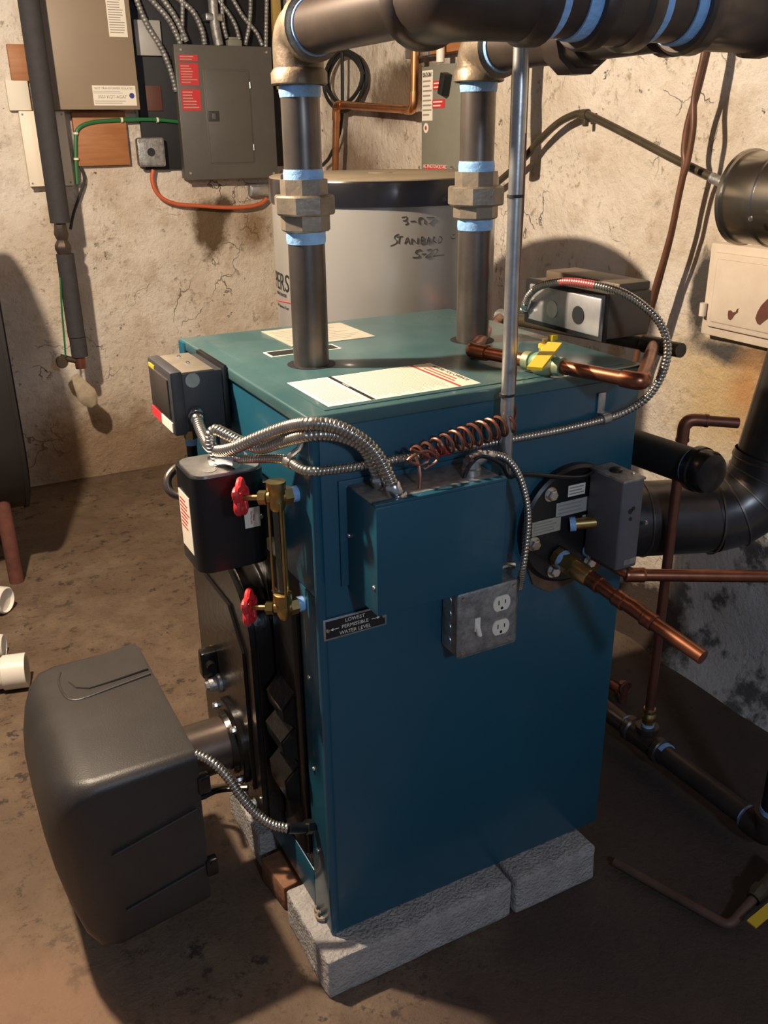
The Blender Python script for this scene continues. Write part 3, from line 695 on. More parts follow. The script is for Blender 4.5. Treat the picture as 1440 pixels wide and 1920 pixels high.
# ------------------------------------------------------------------ copper and brass on the round plate
ph = thing('copper_pipe', 'copper pipe with brass adapter sticking out of the round black plate', 'pipe', (.447,-.02,.74))
s = aY(-.018, 1045, 1042); e = aX(.487, 1318, 1233); d = (e-s).normalized(); Ld = (e-s).length
bm = bmesh.new(); lathe(bm, s, d, [(0,.019),(.012,.019)], poly=8); lathe(bm, s+d*.020, d, [(0,.0185),(.022,.0185)], poly=6); lathe(bm, s+d*.042, d, [(0,.017),(.030,.0165),(.034,.0145)], 20); part('brass_adapter', bm, 'brass', ph)
part('thread_tape', B(lathe, s+d*.010, d, [(0,.0172),(.011,.0172)], 18), 'blue_tape', ph)
part('pipe', B(cyl, s+d*.06, e, .0118, 18), 'copper', ph)
def sleeve_at(bm, p, d, l, r): lathe(bm, V(p)-V(d).normalized()*l/2, d, [(0,r*.97),(.002,r*1.04),(.006,r),(l-.006,r),(l-.002,r*1.04),(l,r*.97)], 18)
c = s.lerp(e, .565)
for k in (-.030, .030):
    bm = bmesh.new(); sleeve_at(bm, c+d*k, d, .022, .0142); part('coupling', bm, 'copper', ph)
bm = bmesh.new(); tube(bm, [c-d*.028, c+V((0,0,.003)), c+d*.028], .0128, 16); part('elbow', bm, 'copper', ph); bm = bmesh.new(); sleeve_at(bm, s+d*.085, d, .03, .0145); part('coupling', bm, 'copper', ph)
pb = thing('copper_pipe', 'long horizontal copper pipe leaving under the slim grey control box', 'pipe', (.5,-.03,.73))
a0 = V((.515,-.02,.745)); a1 = aY(-.095,1168,1070); a2 = aY(-.108,1190,1078); a3 = aY(-.22,1470,1081)
bm = bmesh.new(); tube(bm, fillet([a0, a1, a2, a3], .02), .0108, 16); part('pipe', bm, 'copper', pb)
bm = bmesh.new(); sleeve_at(bm, a2, a3-a2, .034, .0125); part('coupling', bm, 'copper', pb)
part('thread_tape', B(lathe, (.512,-.018,.752), V((.1,-1,-.1)), [(0,.015),(.014,.015)], 16), 'blue_tape', pb)
bn = thing('brass_nipple', 'brass tube fitting entering the back of the slim grey control box', 'fitting', (.48,-.02,.83))
q0, q1 = aY(-.018,1068,983), V((.508,-.045,.815)); part('tube', B(cyl, q0, q1, .0105, 18), 'brass', bn); part('thread_tape', B(lathe, q0, q1-q0, [(0,.0125),(.010,.0125)], 18), 'blue_tape', bn)

# ------------------------------------------------------------------ vertical conduit pole and capillary coil
pole = thing('conduit_pole', 'shiny galvanized steel conduit pole standing up from behind the junction box', 'conduit', (.314,-.030,.93))
part('tube', B(cyl, (.316,-.030,.93), (.310,-.030,2.12), .0105, 20), 'galv', pole)
for v in (742, 371): p = aY(-.03, 953, v); part('cable_tie', B(lathe, (.3135,-.03,p.z), ZP, [(0,.0118),(.004,.0118)], 16), 'black_matte', pole)
ct = thing('capillary_coil', 'coiled thin copper capillary tube hanging beside the steel conduit pole', 'coil', (.24,-.05,.97))
A_, B_ = aY(-.032, 962, 792), aY(-.050, 778, 850); pts = []; ax, n1, n2 = frame(B_-A_); turns = 11; N_ = turns*18
for i in range(N_+1):
    t = i/N_; r = .017*(.55+.45*math.sin(math.pi*min(1, .18+t*.9))); a = 2*math.pi*turns*t
    pts.append(A_.lerp(B_, t) + n1*r*math.cos(a) + n2*r*math.sin(a))
bm = bmesh.new(); tube(bm, pts, .0027, 7); part('coil', bm, 'copper_dull', ct)
bm = bmesh.new(); tube(bm, smooth_path([A_, aY(-.03,968,775), aY(-.032,962,752), aY(-.034,966,700), aY(-.036,970,560), aY(-.036,980,380), aY(-.036,985,250)]), .0024, 7); part('lead_tube', bm, 'copper_dull', ct)
bm = bmesh.new(); tube(bm, smooth_path([B_, aY(-.06,784,868), aY(-.066,788,890), V((.136,-.07,.952))]), .0026, 7); part('lead_tube', bm, 'copper_dull', ct)
bm = bmesh.new(); b2 = [aY(-.062,u,v) for u,v in ((770,842),(805,858),(790,872),(765,862),(800,846),(820,862),(795,880))]; tube(bm, smooth_path(b2), .0022, 7); part('loose_loop', bm, 'copper_dull', ct)

# ------------------------------------------------------------------ steam risers and header
def riser(label, x, y, zs, zc, nm):
    t = thing('steam_riser', label, 'pipe', (x,y,ZT))
    part('lower_pipe', B(cyl, (x,y,ZT-.05), (x,y,zs[1]+.004), .0302, 32), 'pipe_steel', t)
    part('thread_tape', B(lathe, (x,y,zs[1]-.019), ZP, [(0,.0312),(.006,.0322),(.021,.0318)], 32), 'blue_tape', t)
    un = bmesh.new(); lathe(un, (x,y,zs[1]), ZP, [(0,.037),(.003,.040),(zs[2]-zs[1],.040)], poly=8, rot=.25); part('union_tail', un, 'iron_nut', t)
    un = bmesh.new(); lathe(un, (x,y,zs[2]), ZP, [(0,.047),(.003,.050),(zs[3]-zs[2]-.003,.050),(zs[3]-zs[2],.047)], poly=8, rot=.1); part('union_nut', un, 'iron_nut', t)
    un = bmesh.new(); lathe(un, (x,y,zs[3]), ZP, [(0,.038),(zs[4]-zs[3],.038)], poly=8, rot=.3); part('union_tail', un, 'iron_nut', t)
    part('thread_tape', B(lathe, (x,y,zs[4]-.001), ZP, [(0,.0318),(.010,.0322),(zs[5]-zs[4],.0310)], 32), 'blue_tape', t)
    part('upper_pipe', B(cyl, (x,y,zs[4]), (x,y,zs[7]+.002), .0302, 32), 'pipe_steel', t)
    part('thread_tape', B(lathe, (x,y,zs[6]), ZP, [(0,.0312),(.008,.0325),(zs[7]-zs[6],.0322)], 32), 'blue_tape', t)
    el = bmesh.new(); k = .055
    tube(el, fillet([V((x,y,zs[7]-.002)), V((x,y,zc)), V((x,y-k-.004,zc))], .045, 12), .0385, 28)
    lathe(el, (x,y,zs[7]-.002), ZP, [(0,.040),(.002,.043),(.017,.043),(.024,.038)], 32); lathe(el, (x,y-k+.010,zc), (0,-1,0), [(-.004,.038),(.004,.047),(.019,.047),(.021,.044)], 32)
    part('elbow', el, 'malleable', t); return t
riser('steam riser pipe with octagonal union standing beside the cream instruction label', *RL, (1.272,1.287,1.313,1.343,1.366,1.382,1.484,1.503), 1.575, 0)
riser('steam riser pipe with octagonal union between the water heater and the steel conduit pole', *RR, (1.275,1.288,1.311,1.344,1.368,1.386,1.495,1.512), 1.560, 1)
HY, HZ = -.18, 1.575
hd = thing('steam_header', 'large black iron header pipe running above the boiler with blue thread tape', 'pipe', (.35,HY,1.52))
def tape(p, d, l, r): part('thread_tape', B(lathe, V(p), V(d), [(0,r),(l*.5,r*1.02),(l,r)], 36), 'blue_tape', hd)
part('run_pipe', B(cyl, (RL[0],RL[1]-.06,HZ), (RL[0],-.085,HZ), .0368, 32), 'pipe_black', hd)
tape((RL[0],RL[1]-.0625,HZ), (0,-1,0), .010, .0385)
tape((RL[0],-.073,HZ), (0,-1,0), .014, .0385)
el = bmesh.new(); tube(el, fillet([V((RL[0],-.085,HZ)), V((RL[0],HY,HZ)), V((.222,HY,HZ))], .075, 14), .050, 32)
lathe(el, (RL[0],-.083,HZ), (0,-1,0), [(0,.052),(.003,.055),(.020,.055),(.028,.049)], 32); lathe(el, (.196,HY,HZ), XP, [(0,.049),(.008,.055),(.027,.055),(.030,.052)], 32)
part('elbow', el, 'pipe_black', hd)
tape((.226,HY,HZ), XP, .014, .0465)
part('header_pipe', B(cyl, (.22,HY,HZ), (1.0,HY,HZ), .0445, 36), 'pipe_black', hd)
tape((.266,HY,HZ), XP, .020, .0468)
cpg = bmesh.new(); lathe(cpg, (.284,HY,HZ), XP, [(0,.054),(.004,.057),(.020,.057),(.026,.051),(.062,.051),(.068,.057),(.084,.057),(.088,.054)], 36); part('coupling', cpg, 'pipe_black', hd)
tape((.373,HY,HZ), XP, .016, .0468); tape((.428,HY,HZ), XP, .018, .0468)
te = bmesh.new(); lathe(te, (.444,HY,HZ), XP, [(0,.054),(.004,.058),(.022,.058),(.030,.052),(.120,.052),(.128,.058),(.148,.058),(.152,.054)], 36)
lathe(te, (RR[0]+.04,HY,HZ), (0,1,0), [(0,.048),(.065,.048),(.070,.053),(.088,.053)], 32); part('tee', te, 'pipe_black', hd)
part('branch_pipe', B(cyl, (RR[0],RR[1]-.06,1.560), (RR[0]+.012,HY+.07,1.563), .0368, 32), 'pipe_black', hd)
tape((RR[0],RR[1]-.0625,1.560), (0,-1,0), .012, .0385)
un = bmesh.new(); lathe(un, (RR[0]+.004,.085,1.560), (0,-1,0), [(0,.042),(.012,.046),(.014,.054),(.050,.054),(.052,.046),(.070,.042)], poly=10); part('union_nut', un, 'pipe_black', hd)

# ------------------------------------------------------------------ water heater behind the boiler
TX, TY, TR = .649, .996, .2825
wh = thing('water_heater', 'tall grey cylindrical water storage tank with a black band behind the boiler', 'water heater', (TX,TY,0))
part('shell', B(lathe, (TX,TY,.02), ZP, [(0,TR-.004),(.01,TR-.002),(1.235,TR-.002),(1.262,TR-.002)], 96), 'tank_shell', wh)
part('base_ring', B(lathe, (TX,TY,0), ZP, [(0,TR),(.05,TR)], 64), 'tank_band', wh)
part('top_band', B(lathe, (TX,TY,1.279), ZP, [(0,TR),(.001,TR+.004),(.050,TR+.004),(.055,TR+.002),(.057,TR-.004)], 96), 'tank_band', wh)
lid = part('lid', B(lathe, (TX,TY,1.331), ZP, [(0,TR+.001),(.006,TR+.001),(.009,TR-.006),(.012,.10)], 96), 'tank_lid', wh)
p = aZ(1.344, 713, 323); part('lid_cap', B(lathe, (p.x,p.y,1.340), ZP, [(0,.03),(.004,.03),(.005,.026)], 24), 'tank_lid', lid)
p = aY(TY-.2, 516, 345); part('band_clasp', B(box, (TX-TR-.018,TY-.10,1.274), (TX-TR+.03,TY-.06,1.348), .004), 'black_paint', wh)
camd = V((CAM.x-TX, CAM.y-TY, 0)); ang0 = math.atan2(camd.y, camd.x)
def on_tank(u, v):
    d = RT*((u-720)/FPX) + UP*(-(v-960)/FPX) + _f; ox, oy = CAM.x-TX, CAM.y-TY
    a = d.x**2+d.y**2; b = 2*(ox*d.x+oy*d.y); c = ox*ox+oy*oy-(TR-.0015)**2; D = b*b-4*a*c
    t = (-b-math.sqrt(max(D, 0)))/(2*a); return CAM + d*t
def tank_text(s, deg, v, size, m, shear=0., name='lettering', wide=1.):
    """lettering wrapped round the shell, starting at photo pixel (u,v)"""
    a0 = ang0+math.radians(deg); p = V((TX+TR*math.cos(a0), TY+TR*math.sin(a0), on_tank(530, v).z)); o = text(s, size, p, XP, ZP, m, wh, name, 'LEFT', shear, .0002); o0 = V(wh['origin'])
    for vv in o.data.vertices:
        c = vv.co + o0; arc = (c.x-p.x)*wide; a = a0 + arc/TR; rr = TR-.0018+(p.y-c.y)+.0008
        vv.co = V((TX+rr*math.cos(a), TY+rr*math.sin(a), c.z)) - o0
def scrawl(strokes):
    for st in strokes:
        pts = [on_tank(u, v) for u, v in st]; bm = bmesh.new()
        tube(bm, smooth_path(pts, .004), .0014, 6); part('handwriting', bm, 'ink_grey', wh)
def crop(pts): return [(480+x/3., 300+y/3.) for x, y in pts]
mat('marker', (.07,.06,.055), .6)
M['ink_grey_tank'] = M['marker']
SC = [[(818,322),(845,318),(842,335),(825,340),(848,345),(850,356),(838,362)], [(868,344),(893,341)], [(915,358),(912,330),(928,322),(945,335),(944,356)], [(958,322),(1003,324),(990,342),(972,358)],
      [(800,415),(780,425),(778,440),(790,452),(785,468),(755,482)], [(790,432),(822,428)], [(806,432),(800,468)], [(835,470),(842,448),(850,435),(862,470)], [(838,458),(860,455)], [(872,470),(875,440),(900,466),(908,436)],
      [(925,470),(928,432),(945,438),(930,450),(948,458),(928,470)], [(958,466),(968,432),(982,466)], [(962,454),(980,452)], [(992,466),(995,432),(1008,438),(996,450),(1014,466)], [(1026,468),(1028,430),(1046,438),(1044,460),(1026,468)], [(1118,420),(1102,422),(1100,440),(1118,442)],
      [(925,503),(900,508),(895,522),(915,532),(908,545),(880,546)], [(932,528),(955,526)], [(960,506),(985,500),(982,520),(950,545),(985,542)], [(998,506),(1020,500),(1020,518),(995,540),(1035,536),(1058,534)]]
for st in SC:
    pts = [on_tank(u, v) for u, v in crop(st)]; bm = bmesh.new(); tube(bm, smooth_path(pts, .004), .0012, 6); part('handwriting', bm, 'marker', wh)
tank_text('PERSTOR', -80, 531, .060, 'ink', .12, wide=.95)
tank_text('HEATED WATER', -76, 553, .011, 'ink', 0.)
tank_text('Our Customers Trust', -76, 575, .010, 'ink', .2)
bm = bmesh.new(); tube(bm, [on_tank(519+i*4, 563+i*.8) for i in range(9)], .0014, 6); part('red_stripe', bm, 'ink_red', wh)

# ------------------------------------------------------------------ copper loop and relay behind the boiler top
rl = thing('relay_box', 'relay box with a silver knockout face and brown cover behind the boiler top', 'control box', (.67,.225,1.08))
part('cover', B(box, (.625,.118,1.083), (.735,.345,1.165), .006), 'relay_brown', rl)
part('cover_lip', B(box, (.66,.125,1.163), (.735,.338,1.180), .004), 'relay_brown', rl)
fpl = part('face_plate', B(box, (.617,.121,1.089), (.628,.332,1.158), .003), 'silver_plate', rl)
part('face_edge', B(box, (.620,.114,1.080), (.632,.349,1.167), .003), 'black_paint', rl)
for (u, v, m) in ((1035,580,'galv'), (1084,591,'ink')):
    p = aX(.6165, u, v); part('knockout', B(lathe, (.6168,p.y,p.z), (-1,0,0), [(0,.0165),(.0012,.0165)], 24), m, fpl)
dp = thing('iron_pipe', 'dark iron pipe with an open end behind the boiler top', 'pipe', (.72,.3,1.05))
d0, d1 = aX(.76, 1277, 657), aX(.76, 935, 593); part('pipe', B(cyl, d0, d1, .0135, 18), 'olive_pipe', dp)
bm = bmesh.new(); sleeve_at(bm, d0.lerp(d1,.12), d1-d0, .05, .0165); part('tee', bm, 'olive_pipe', dp); bm = bmesh.new(); sleeve_at(bm, d0.lerp(d1,.95), d1-d0, .05, .0175); part('coupling', bm, 'galv_dull', dp)
cl = thing('copper_loop', 'copper pipe loop with a green corroded ball valve lying over the boiler top', 'pipe', (.43,.02,1.074))
l0 = d1 + V((-.01,-.02,.0)); l1 = aZ(1.086, 886, 657); l2 = aZ(1.086, 1203, 716); l3 = d0.lerp(d1,.12)
bm = bmesh.new(); tube(bm, fillet([l0, l1, l2, l3], .014), .0112, 16); part('pipe', bm, 'copper', cl)
for p, a, b in ((l1, l0, l2), (l2, l1, l3)):
    u1, u2 = (a-p).normalized(), (b-p).normalized(); bm = bmesh.new(); tube(bm, fillet([p+u1*.032, p, p+u2*.032], .014), .0135, 16); part('elbow', bm, 'copper', cl)
dv = (l2-l1).normalized(); vc = l1.lerp(l2, .455)
bm = bmesh.new(); lathe(bm, vc-dv*.036, dv, [(0,.0155),(.012,.0155),(.014,.0125),(.020,.0165),(.030,.0195),(.042,.0195),(.052,.0165),(.058,.0125),(.060,.0155),(.072,.0155)], 16); lathe(bm, vc, ZP, [(0,.009),(.026,.009)], 12); vb = part('valve_body', bm, 'patina', cl)
hp = aY(vc.y, 1012, 672); he = aY(vc.y+.01, 1043, 640); hc = vc+V((0,0,.028)); hx = (aX(vc.x,1042,635)-hc)
bm = bmesh.new(); hd_ = (he-hp).normalized(); s_ = dv.cross(ZP).normalized()
tube(bm, [hc+V((0,0,-.002)), hc+V((0,0,.004))], .010, 12)
o_ = hc+V((0,0,.002)); dirh = (s_*-.9 + dv*-.25 + ZP*.05).normalized()
if dirh.dot(RT) > 0: pass
ha, hb = aZ(1.118, 1002, 694), aZ(1.126, 1040, 647); hm = (ha+hb)/2; hx_ = (hb-ha).normalized(); quad(bm, hm, hx_, hx_.cross(ZP)*-1, (hb-ha).length, .022, .0045); tube(bm, [hc+V((0,0,-.004)), hm], .006, 10); part('handle', bm, 'yellow', vb, 'yellow lever handle')
bm = bmesh.new(); kb = aX(.60, 1037, 634); box(bm, kb-V((.007,.007,.007)), kb+V((.007,.007,.007)), .002); part('drain_knob', bm, 'yellow', cl); bm = bmesh.new(); cyl(bm, kb+V((0,0,-.005)), V((kb.x,kb.y,1.069)), .006, 10); part('drain_stem', bm, 'brass', cl)
bm = bmesh.new(); cyl(bm, vc+V((0,0,.02)), vc+V((0,0,.040)), .005, 10); part('handle_nut', bm, 'brass', vb)

# ------------------------------------------------------------------ capped pipe, flue and right side piping
kp_ = thing('capped_pipe', 'stubby black pipe with a rounded end cap beside the boiler back corner', 'pipe', (.7,0,.84))
bm = bmesh.new(); tube(bm, fillet([V((.614,.24,.872)), V((.70,.24,.872)), V((.70,-.07,.884))], .04), .033, 28); part('pipe', bm, 'black_matte', kp_)
bm = bmesh.new(); lathe(bm, (.70,-.062,.8838), V((0,-1,.03)), [(0,.036),(.002,.0405),(.014,.0405),(.017,.038),(.032,.038),(.040,.034),(.044,.022),(.045,.004)], 28); part('end_cap', bm, 'black_iron', kp_)
part('thread_tape', B(lathe, (.70,-.056,.8836), V((0,-1,.03)), [(0,.0345),(.008,.0348)], 28), 'blue_tape', kp_)
fu = thing('flue_pipe', 'black sheet metal flue pipe bending upwards between boiler and wall', 'flue', (.95,.2,.57))
f0, f1 = V((.614,.425,.605)), V((1.115,.218,.605)); fd = (f1-f0).normalized()
part('straight_pipe', B(cyl, f0, f0+fd*.512, .087, 40), 'stove_pipe', fu)
up = V((.10,-.02,1)).normalized(); fc = f0+fd*.512; arc = []; Rb = .138
for i in range(5):
    a = math.radians(90*i/4); arc.append(fc + fd*Rb*math.sin(a) + ZP*Rb*(1-math.cos(a)))
bm = bmesh.new(); tube(bm, arc, .0885, 40, False); part('gored_elbow', bm, 'stove_pipe', fu)
for i, p in enumerate(arc):
    a = math.radians(90*i/4); t = fd*math.cos(a)+ZP*math.sin(a); part('seam_ring', B(lathe, p-t*.003, t, [(0,.0885),(.001,.0915),(.005,.0915),(.006,.0885)], 40, (False, False)), 'pipe_steel', fu)
for k in (.165, .345): part('seam_ring', B(lathe, f0+fd*k, fd, [(0,.087),(.002,.0895),(.005,.0895),(.007,.087)], 40, (False, False)), 'pipe_steel', fu)
part('rising_pipe', B(cyl, arc[-1], arc[-1]+V((.004,-.075,.438)), .083, 40), 'stove_pipe', fu)
part('screw', B(screw, aY(.205,1211,980), (-.4,-.9,0), .005, .004), 'screw_steel', fu)
fv = thing('vent_drum', 'shiny round tin vent pipe end high beside the cellar wall', 'flue', (1.215,.1,1.19))
part('drum', B(lathe, (1.215,.352,1.292), (.05,-1,0), [(0,.02),(.0,.094),(.004,.096),(.075,.096),(.077,.099),(.083,.099),(.085,.096),(.5,.096)], 56), 'tin', fv)
part('rim', B(lathe, (1.215,.358,1.292), (.05,-1,0), [(0,.094),(.001,.101),(.010,.101),(.012,.096)], 56, (True, False)), 'tin', fv)
part('screw', B(screw, aY(.24,1407,410), (-.6,-.7,-.3), .005, .006), 'screw_steel', fv)
cv = thing('copper_pipe', 'vertical copper pipe rising from the brass fitting with an open elbow end', 'pipe', (.957,.212,.06))
b0 = aZ(.105, 1214, 1362); zt = .86; tpx = V((b0.x,b0.y,0)); pz = b0.z
t_el = aX(b0.x, 1290, 788); e_el = aY(t_el.y-.06, 1384, 792); top = V((b0.x,b0.y,t_el.z)); dz = aY(b0.y-.055,1384,793)
bm = bmesh.new(); tube(bm, fillet([V((b0.x,b0.y,.13)), top, dz], .03), .0112, 16); part('pipe', bm, 'copper_dull', cv)
u2 = (dz-top).normalized(); bm = bmesh.new(); tube(bm, fillet([top-ZP*.045, top, top+u2*.045], .03), .0130, 16); lathe(bm, top-ZP*.048, ZP, [(0,.0142),(.006,.0142)], 16); lathe(bm, top+u2*.042, u2, [(0,.0142),(.006,.0142)], 16); part('elbow', bm, 'copper_dull', cv)
bm = bmesh.new(); lathe(bm, (b0.x,b0.y,.114), ZP, [(0,.015),(.012,.015)], poly=6); lathe(bm, (b0.x,b0.y,.126), ZP, [(0,.0165),(.008,.0185),(.014,.0165),(.020,.014),(.026,.016),(.032,.014)], 18); part('brass_adapter', bm, 'brass', cv)
part('thread_tape', B(lathe, (b0.x,b0.y,.102), ZP, [(0,.0155),(.013,.0155)], 18), 'blue_tape', cv)
fl_ = thing('return_pipe', 'dark iron return pipe lying low on the floor with tee and blue tape', 'pipe', (.95,.05,0))
g0, g1 = V((b0.x-.005,.46,.068)), V((b0.x,-.157,.068))
part('pipe', B(cyl, g0, g1, .0245, 24), 'pipe_black', fl_)
bm = bmesh.new(); lathe(bm, (b0.x,b0.y+.058,.068), (0,-1,0), [(0,.031),(.003,.034),(.016,.034),(.020,.030),(.096,.030),(.100,.034),(.113,.034),(.116,.031)], 28); lathe(bm, (b0.x,b0.y,.07), ZP, [(0,.024),(.024,.024),(.026,.027),(.038,.027)], 24); part('tee', bm, 'pipe_black', fl_)
for y in (b0.y+.068, b0.y-.058): part('thread_tape', B(lathe, (b0.x,y,.068), (0,-1,0), [(0,.0262),(.012,.0262)], 24), 'blue_tape', fl_)
g2 = V((b0.x,-.186,.068)); bm = bmesh.new(); tube(bm, fillet([V((b0.x,-.134,.068)), g2, V((b0.x,-.186,.112))], .03), .032, 24); lathe(bm, (b0.x,-.186,.108), ZP, [(0,.034),(.002,.037),(.014,.037),(.016,.034)], 24); part('elbow', bm, 'pipe_black', fl_)
part('thread_tape', B(lathe, (b0.x,-.186,.123), ZP, [(0,.0275),(.012,.0275)], 24), 'blue_tape', fl_); part('thread_tape', B(lathe, (b0.x,-.124,.068), (0,-1,0), [(0,.0262),(.010,.0262)], 24), 'blue_tape', fl_)
part('riser', B(cyl, (b0.x,-.186,.12), (b0.x,-.186,.62), .0255, 24), 'black_matte', fl_)
dc = thing('drain_pipe', 'thin copper drain pipe on the floor ending at a yellow handled valve', 'pipe', (.68,-.2,0))
h0, h1, h2 = aZ(.013,1152,1616), aZ(.013,1367,1737), aZ(.035,1412,1686); h3 = aZ(.045,1440,1655)
bm = bmesh.new(); tube(bm, fillet([h0, h1, h2], .02), .0095, 14); part('pipe', bm, 'copper_dirty', dc)
bm = bmesh.new(); tube(bm, [h2, h3, h3+(h3-h2)], .015, 14); lathe(bm, h2, h3-h2, [(0,.014),(.012,.019),(.03,.019)], poly=8); vv = part('valve_body', bm, 'olive_pipe', dc)
bm = bmesh.new(); hv0, hv1 = aZ(.045,1412,1732), aZ(.055,1450,1700); dh = (hv1-hv0).normalized(); quad(bm, hv0+dh*.045, dh, dh.cross(ZP)*-1, .10, .020, .004); part('handle', bm, 'yellow', vv)
bx_ = thing('hose_bib', 'small dark tap low behind the boiler beside the vertical copper pipe', 'tap', (.95,.40,0))
pbx = aY(.40, 1168, 1300); bm = bmesh.new(); lathe(bm, pbx+V((0,.05,0)), (0,-1,0), [(0,.012),(.03,.012),(.035,.017),(.05,.017),(.055,.010)], 14); cyl(bm, pbx+V((0,.0,-.002)), V((pbx.x,pbx.y,.06)), .010, 12); cyl(bm, V((pbx.x,pbx.y,.061)), V((pbx.x,pbx.y,.0)), .013, 12); part('body', bm, 'copper_dull', bx_)
bm = bmesh.new(); ring = [pbx+V((.018*math.cos(a),-.008,.022+.018*math.sin(a))) for a in [2*math.pi*i/16 for i in range(17)]]; tube(bm, ring, .004, 6, False); part('handwheel', bm, 'brown_patch', bx_)

# ------------------------------------------------------------------ right wall fittings
def hang(name, label, cat, pts, r, m, seg=10):
    bm = bmesh.new(); tube(bm, smooth_path(pts), r, seg); return solo(name, bm, m, label, cat)
XC = XW-.075
hang('brown_cable', 'brown cable hanging down the cream wall behind the boiler, lying against its twin', 'cable', [aX(XC,u,v) for u,v in ((1332,60),(1325,100),(1308,170),(1290,232),(1283,280),(1284,310),(1272,370),(1258,440),(1240,510),(1218,590),(1196,660),(1185,700))], .0085, 'brown_cable')
hang('brown_cable', 'thinner twin brown cable twisted in front of the other on the cream wall', 'cable', [aX(XC-.020,u,v) for u,v in ((1325,60),(1318,110),(1302,180),(1300,240),(1290,300),(1276,350),(1262,420),(1246,480),(1228,540),(1206,620),(1190,690))], .0075, 'brown_cable')
XB = XW-.040
og = thing('black_conduit', 'dark bent conduit pipe climbing and falling along the cream wall', 'conduit', aX(XB,1090,215))
bm = bmesh.new(); tube(bm, smooth_path([aX(XB,u,v) for u,v in ((930,345),(975,305),(1010,265),(1045,232),(1075,216),(1095,213),(1115,221),(1180,254),(1260,296),(1330,330),(1375,352))]), .0105, 14); part('pipe', bm, 'olive_pipe', og)
p = aX(XB,1097,214); bm = bmesh.new(); lathe(bm, p-V((0,.012,0)), YP, [(0,.0135),(.024,.0135)], 14); box(bm, (p.x-.004,p.y-.006,p.z-.032), (p.x+.012,p.y+.006,p.z-.006), .003); part('clamp', bm, 'olive_pipe', og)
p = aX(XB,1345,338); part('coupling', B(sleeve_at, p, aX(XB,1375,352)-p, .04, .0125), 'galv_dull', og)
dk = thing('cleanout_door', 'flaking cream painted iron cleanout door set in the cellar wall', 'door', (XW-.03,.42,.97))
dA, dB = aX(XW-.03,1338,455), aX(XW-.03,1338,612); yA = dA.y+.005; zA, zB2 = dA.z, dB.z-.012
part('frame', B(box, (XW-.032,yA-.40,zB2-.012), (XW+.01,yA,zA), .004), 'door_paint', dk)
part('leaf', B(box, (XW-.042,yA-.38,zB2+.012), (XW-.028,yA-.022,zA-.02), .004), 'door_paint', dk)
part('bead', B(box, (XW-.046,yA-.36,zB2+.026), (XW-.040,yA-.036,zA-.034), .004), 'door_paint', dk)
for (zz_) in (.052,): part('hinge', B(cyl, (XW-.046,yA-.012,zB2+zz_-.016), (XW-.046,yA-.012,zB2+zz_+.016), .009, 12), 'door_paint', dk)
def flake(u, v, pts, m):
    c = aX(XW-.0465, u, v); bm = bmesh.new(); A = [(c.y-a*.001, c.z+b*.001) for a, b in pts]; prism(bm, A, 0, XW-.0468, XW-.045); part('paint_flake', bm, m, dk, smooth=False)
flake(1372,590, [(-12,8),(-4,10),(2,6),(10,8),(14,16),(18,18),(17,8),(8,0),(4,-8),(-2,-14),(-9,-12),(-12,-2)], 'rust')
flake(1425,590, [(-12,-10),(-8,6),(0,22),(14,38),(26,46),(40,48),(40,-6),(26,-4),(14,-14),(4,-24),(-4,-22)], 'rust')

# ------------------------------------------------------------------ fuse switch and copper pipe on the right wall
XD = XW-.115
def wallx(u0, v0, u1, v1, x): return aX(x, u0, v0), aX(x, u1, v1)
sA, sB = aX(XD,791,126), aX(XD,785,326); sC = aX(XD,866,114)
ds = thing('disconnect_switch', 'grey green electrical disconnect switch with red and white labels on the wall', 'switch box', (XD+.05,(sA.y+sC.y)/2,sB.z))
part('case', B(box, (XD+.003,sC.y-.01,sB.z-.02), (XW-.02,sA.y-.001,sA.z-.002), .003), 'grey_green', ds)
part('door', B(box, (XD,sC.y-.012,sB.z-.022), (XD+.006,sA.y+.001,sA.z), .002), 'grey_green', ds)
def xlab(name, u0, v0, u1, v1, m, par, x, n=0, ink='ink_grey', txt=None, tm='ink', tsz=.02):
    a, b = aX(x,u0,v0), aX(x,u1,v1); c = (a+b)/2; ww, hh = abs(a.y-b.y), abs(a.z-b.z)
    o = part(name, B(quad, c, YP*-1, ZP, ww, hh), m, par, smooth=False)
    if n: bm = bmesh.new(); lines(bm, c, YP*-1, ZP, ww*.85, hh*.86, n, .0012, .35, .35); part('small_print', bm, ink, o, smooth=False)
    if txt: text(txt, tsz, c+V((-.0014,0,0)), YP*-1, ZP, tm, o)
    return o
xd = XD-.0005
wl_ = xlab('label', 792,133,811,226, 'paper', ds, xd, 9); pE = aX(xd-.001,801,140); text('EATON', .017, pE+V((-.001,0,0)), YP*-1, ZP, 'ink', wl_)
xlab('label', 812,152,835,167, 'red_label', ds, xd, 2, 'paper'); xlab('label', 811,187,834,202, 'red_label', ds, xd, 2, 'paper')
xlab('label', 796,309,836,326, 'red_label', ds, xd, 0, txt='AC PHOTOVOLTAIC\nDISCONNECT', tm='paper', tsz=.017)
pO = aX(xd, 799, 240); part('round_sticker', B(lathe, pO, (-1,0,0), [(0,.016),(.001,.016)], 20), 'paper', ds); part('sticker_mark', B(lathe, pO+V((-.0008,0,0)), (-1,0,0), [(0,.007),(.001,.007)], 12), 'ink_red', ds)
pH = aX(xd, 841, 157); bm = bmesh.new(); box(bm, (XD-.03,pH.y-.016,pH.z-.035), (XD,pH.y+.016,pH.z+.032), .004); bmesh.ops.rotate(bm, cent=pH, matrix=Matrix.Rotation(.3,3,'X'), verts=bm.verts); part('handle', bm, 'black_paint', ds)
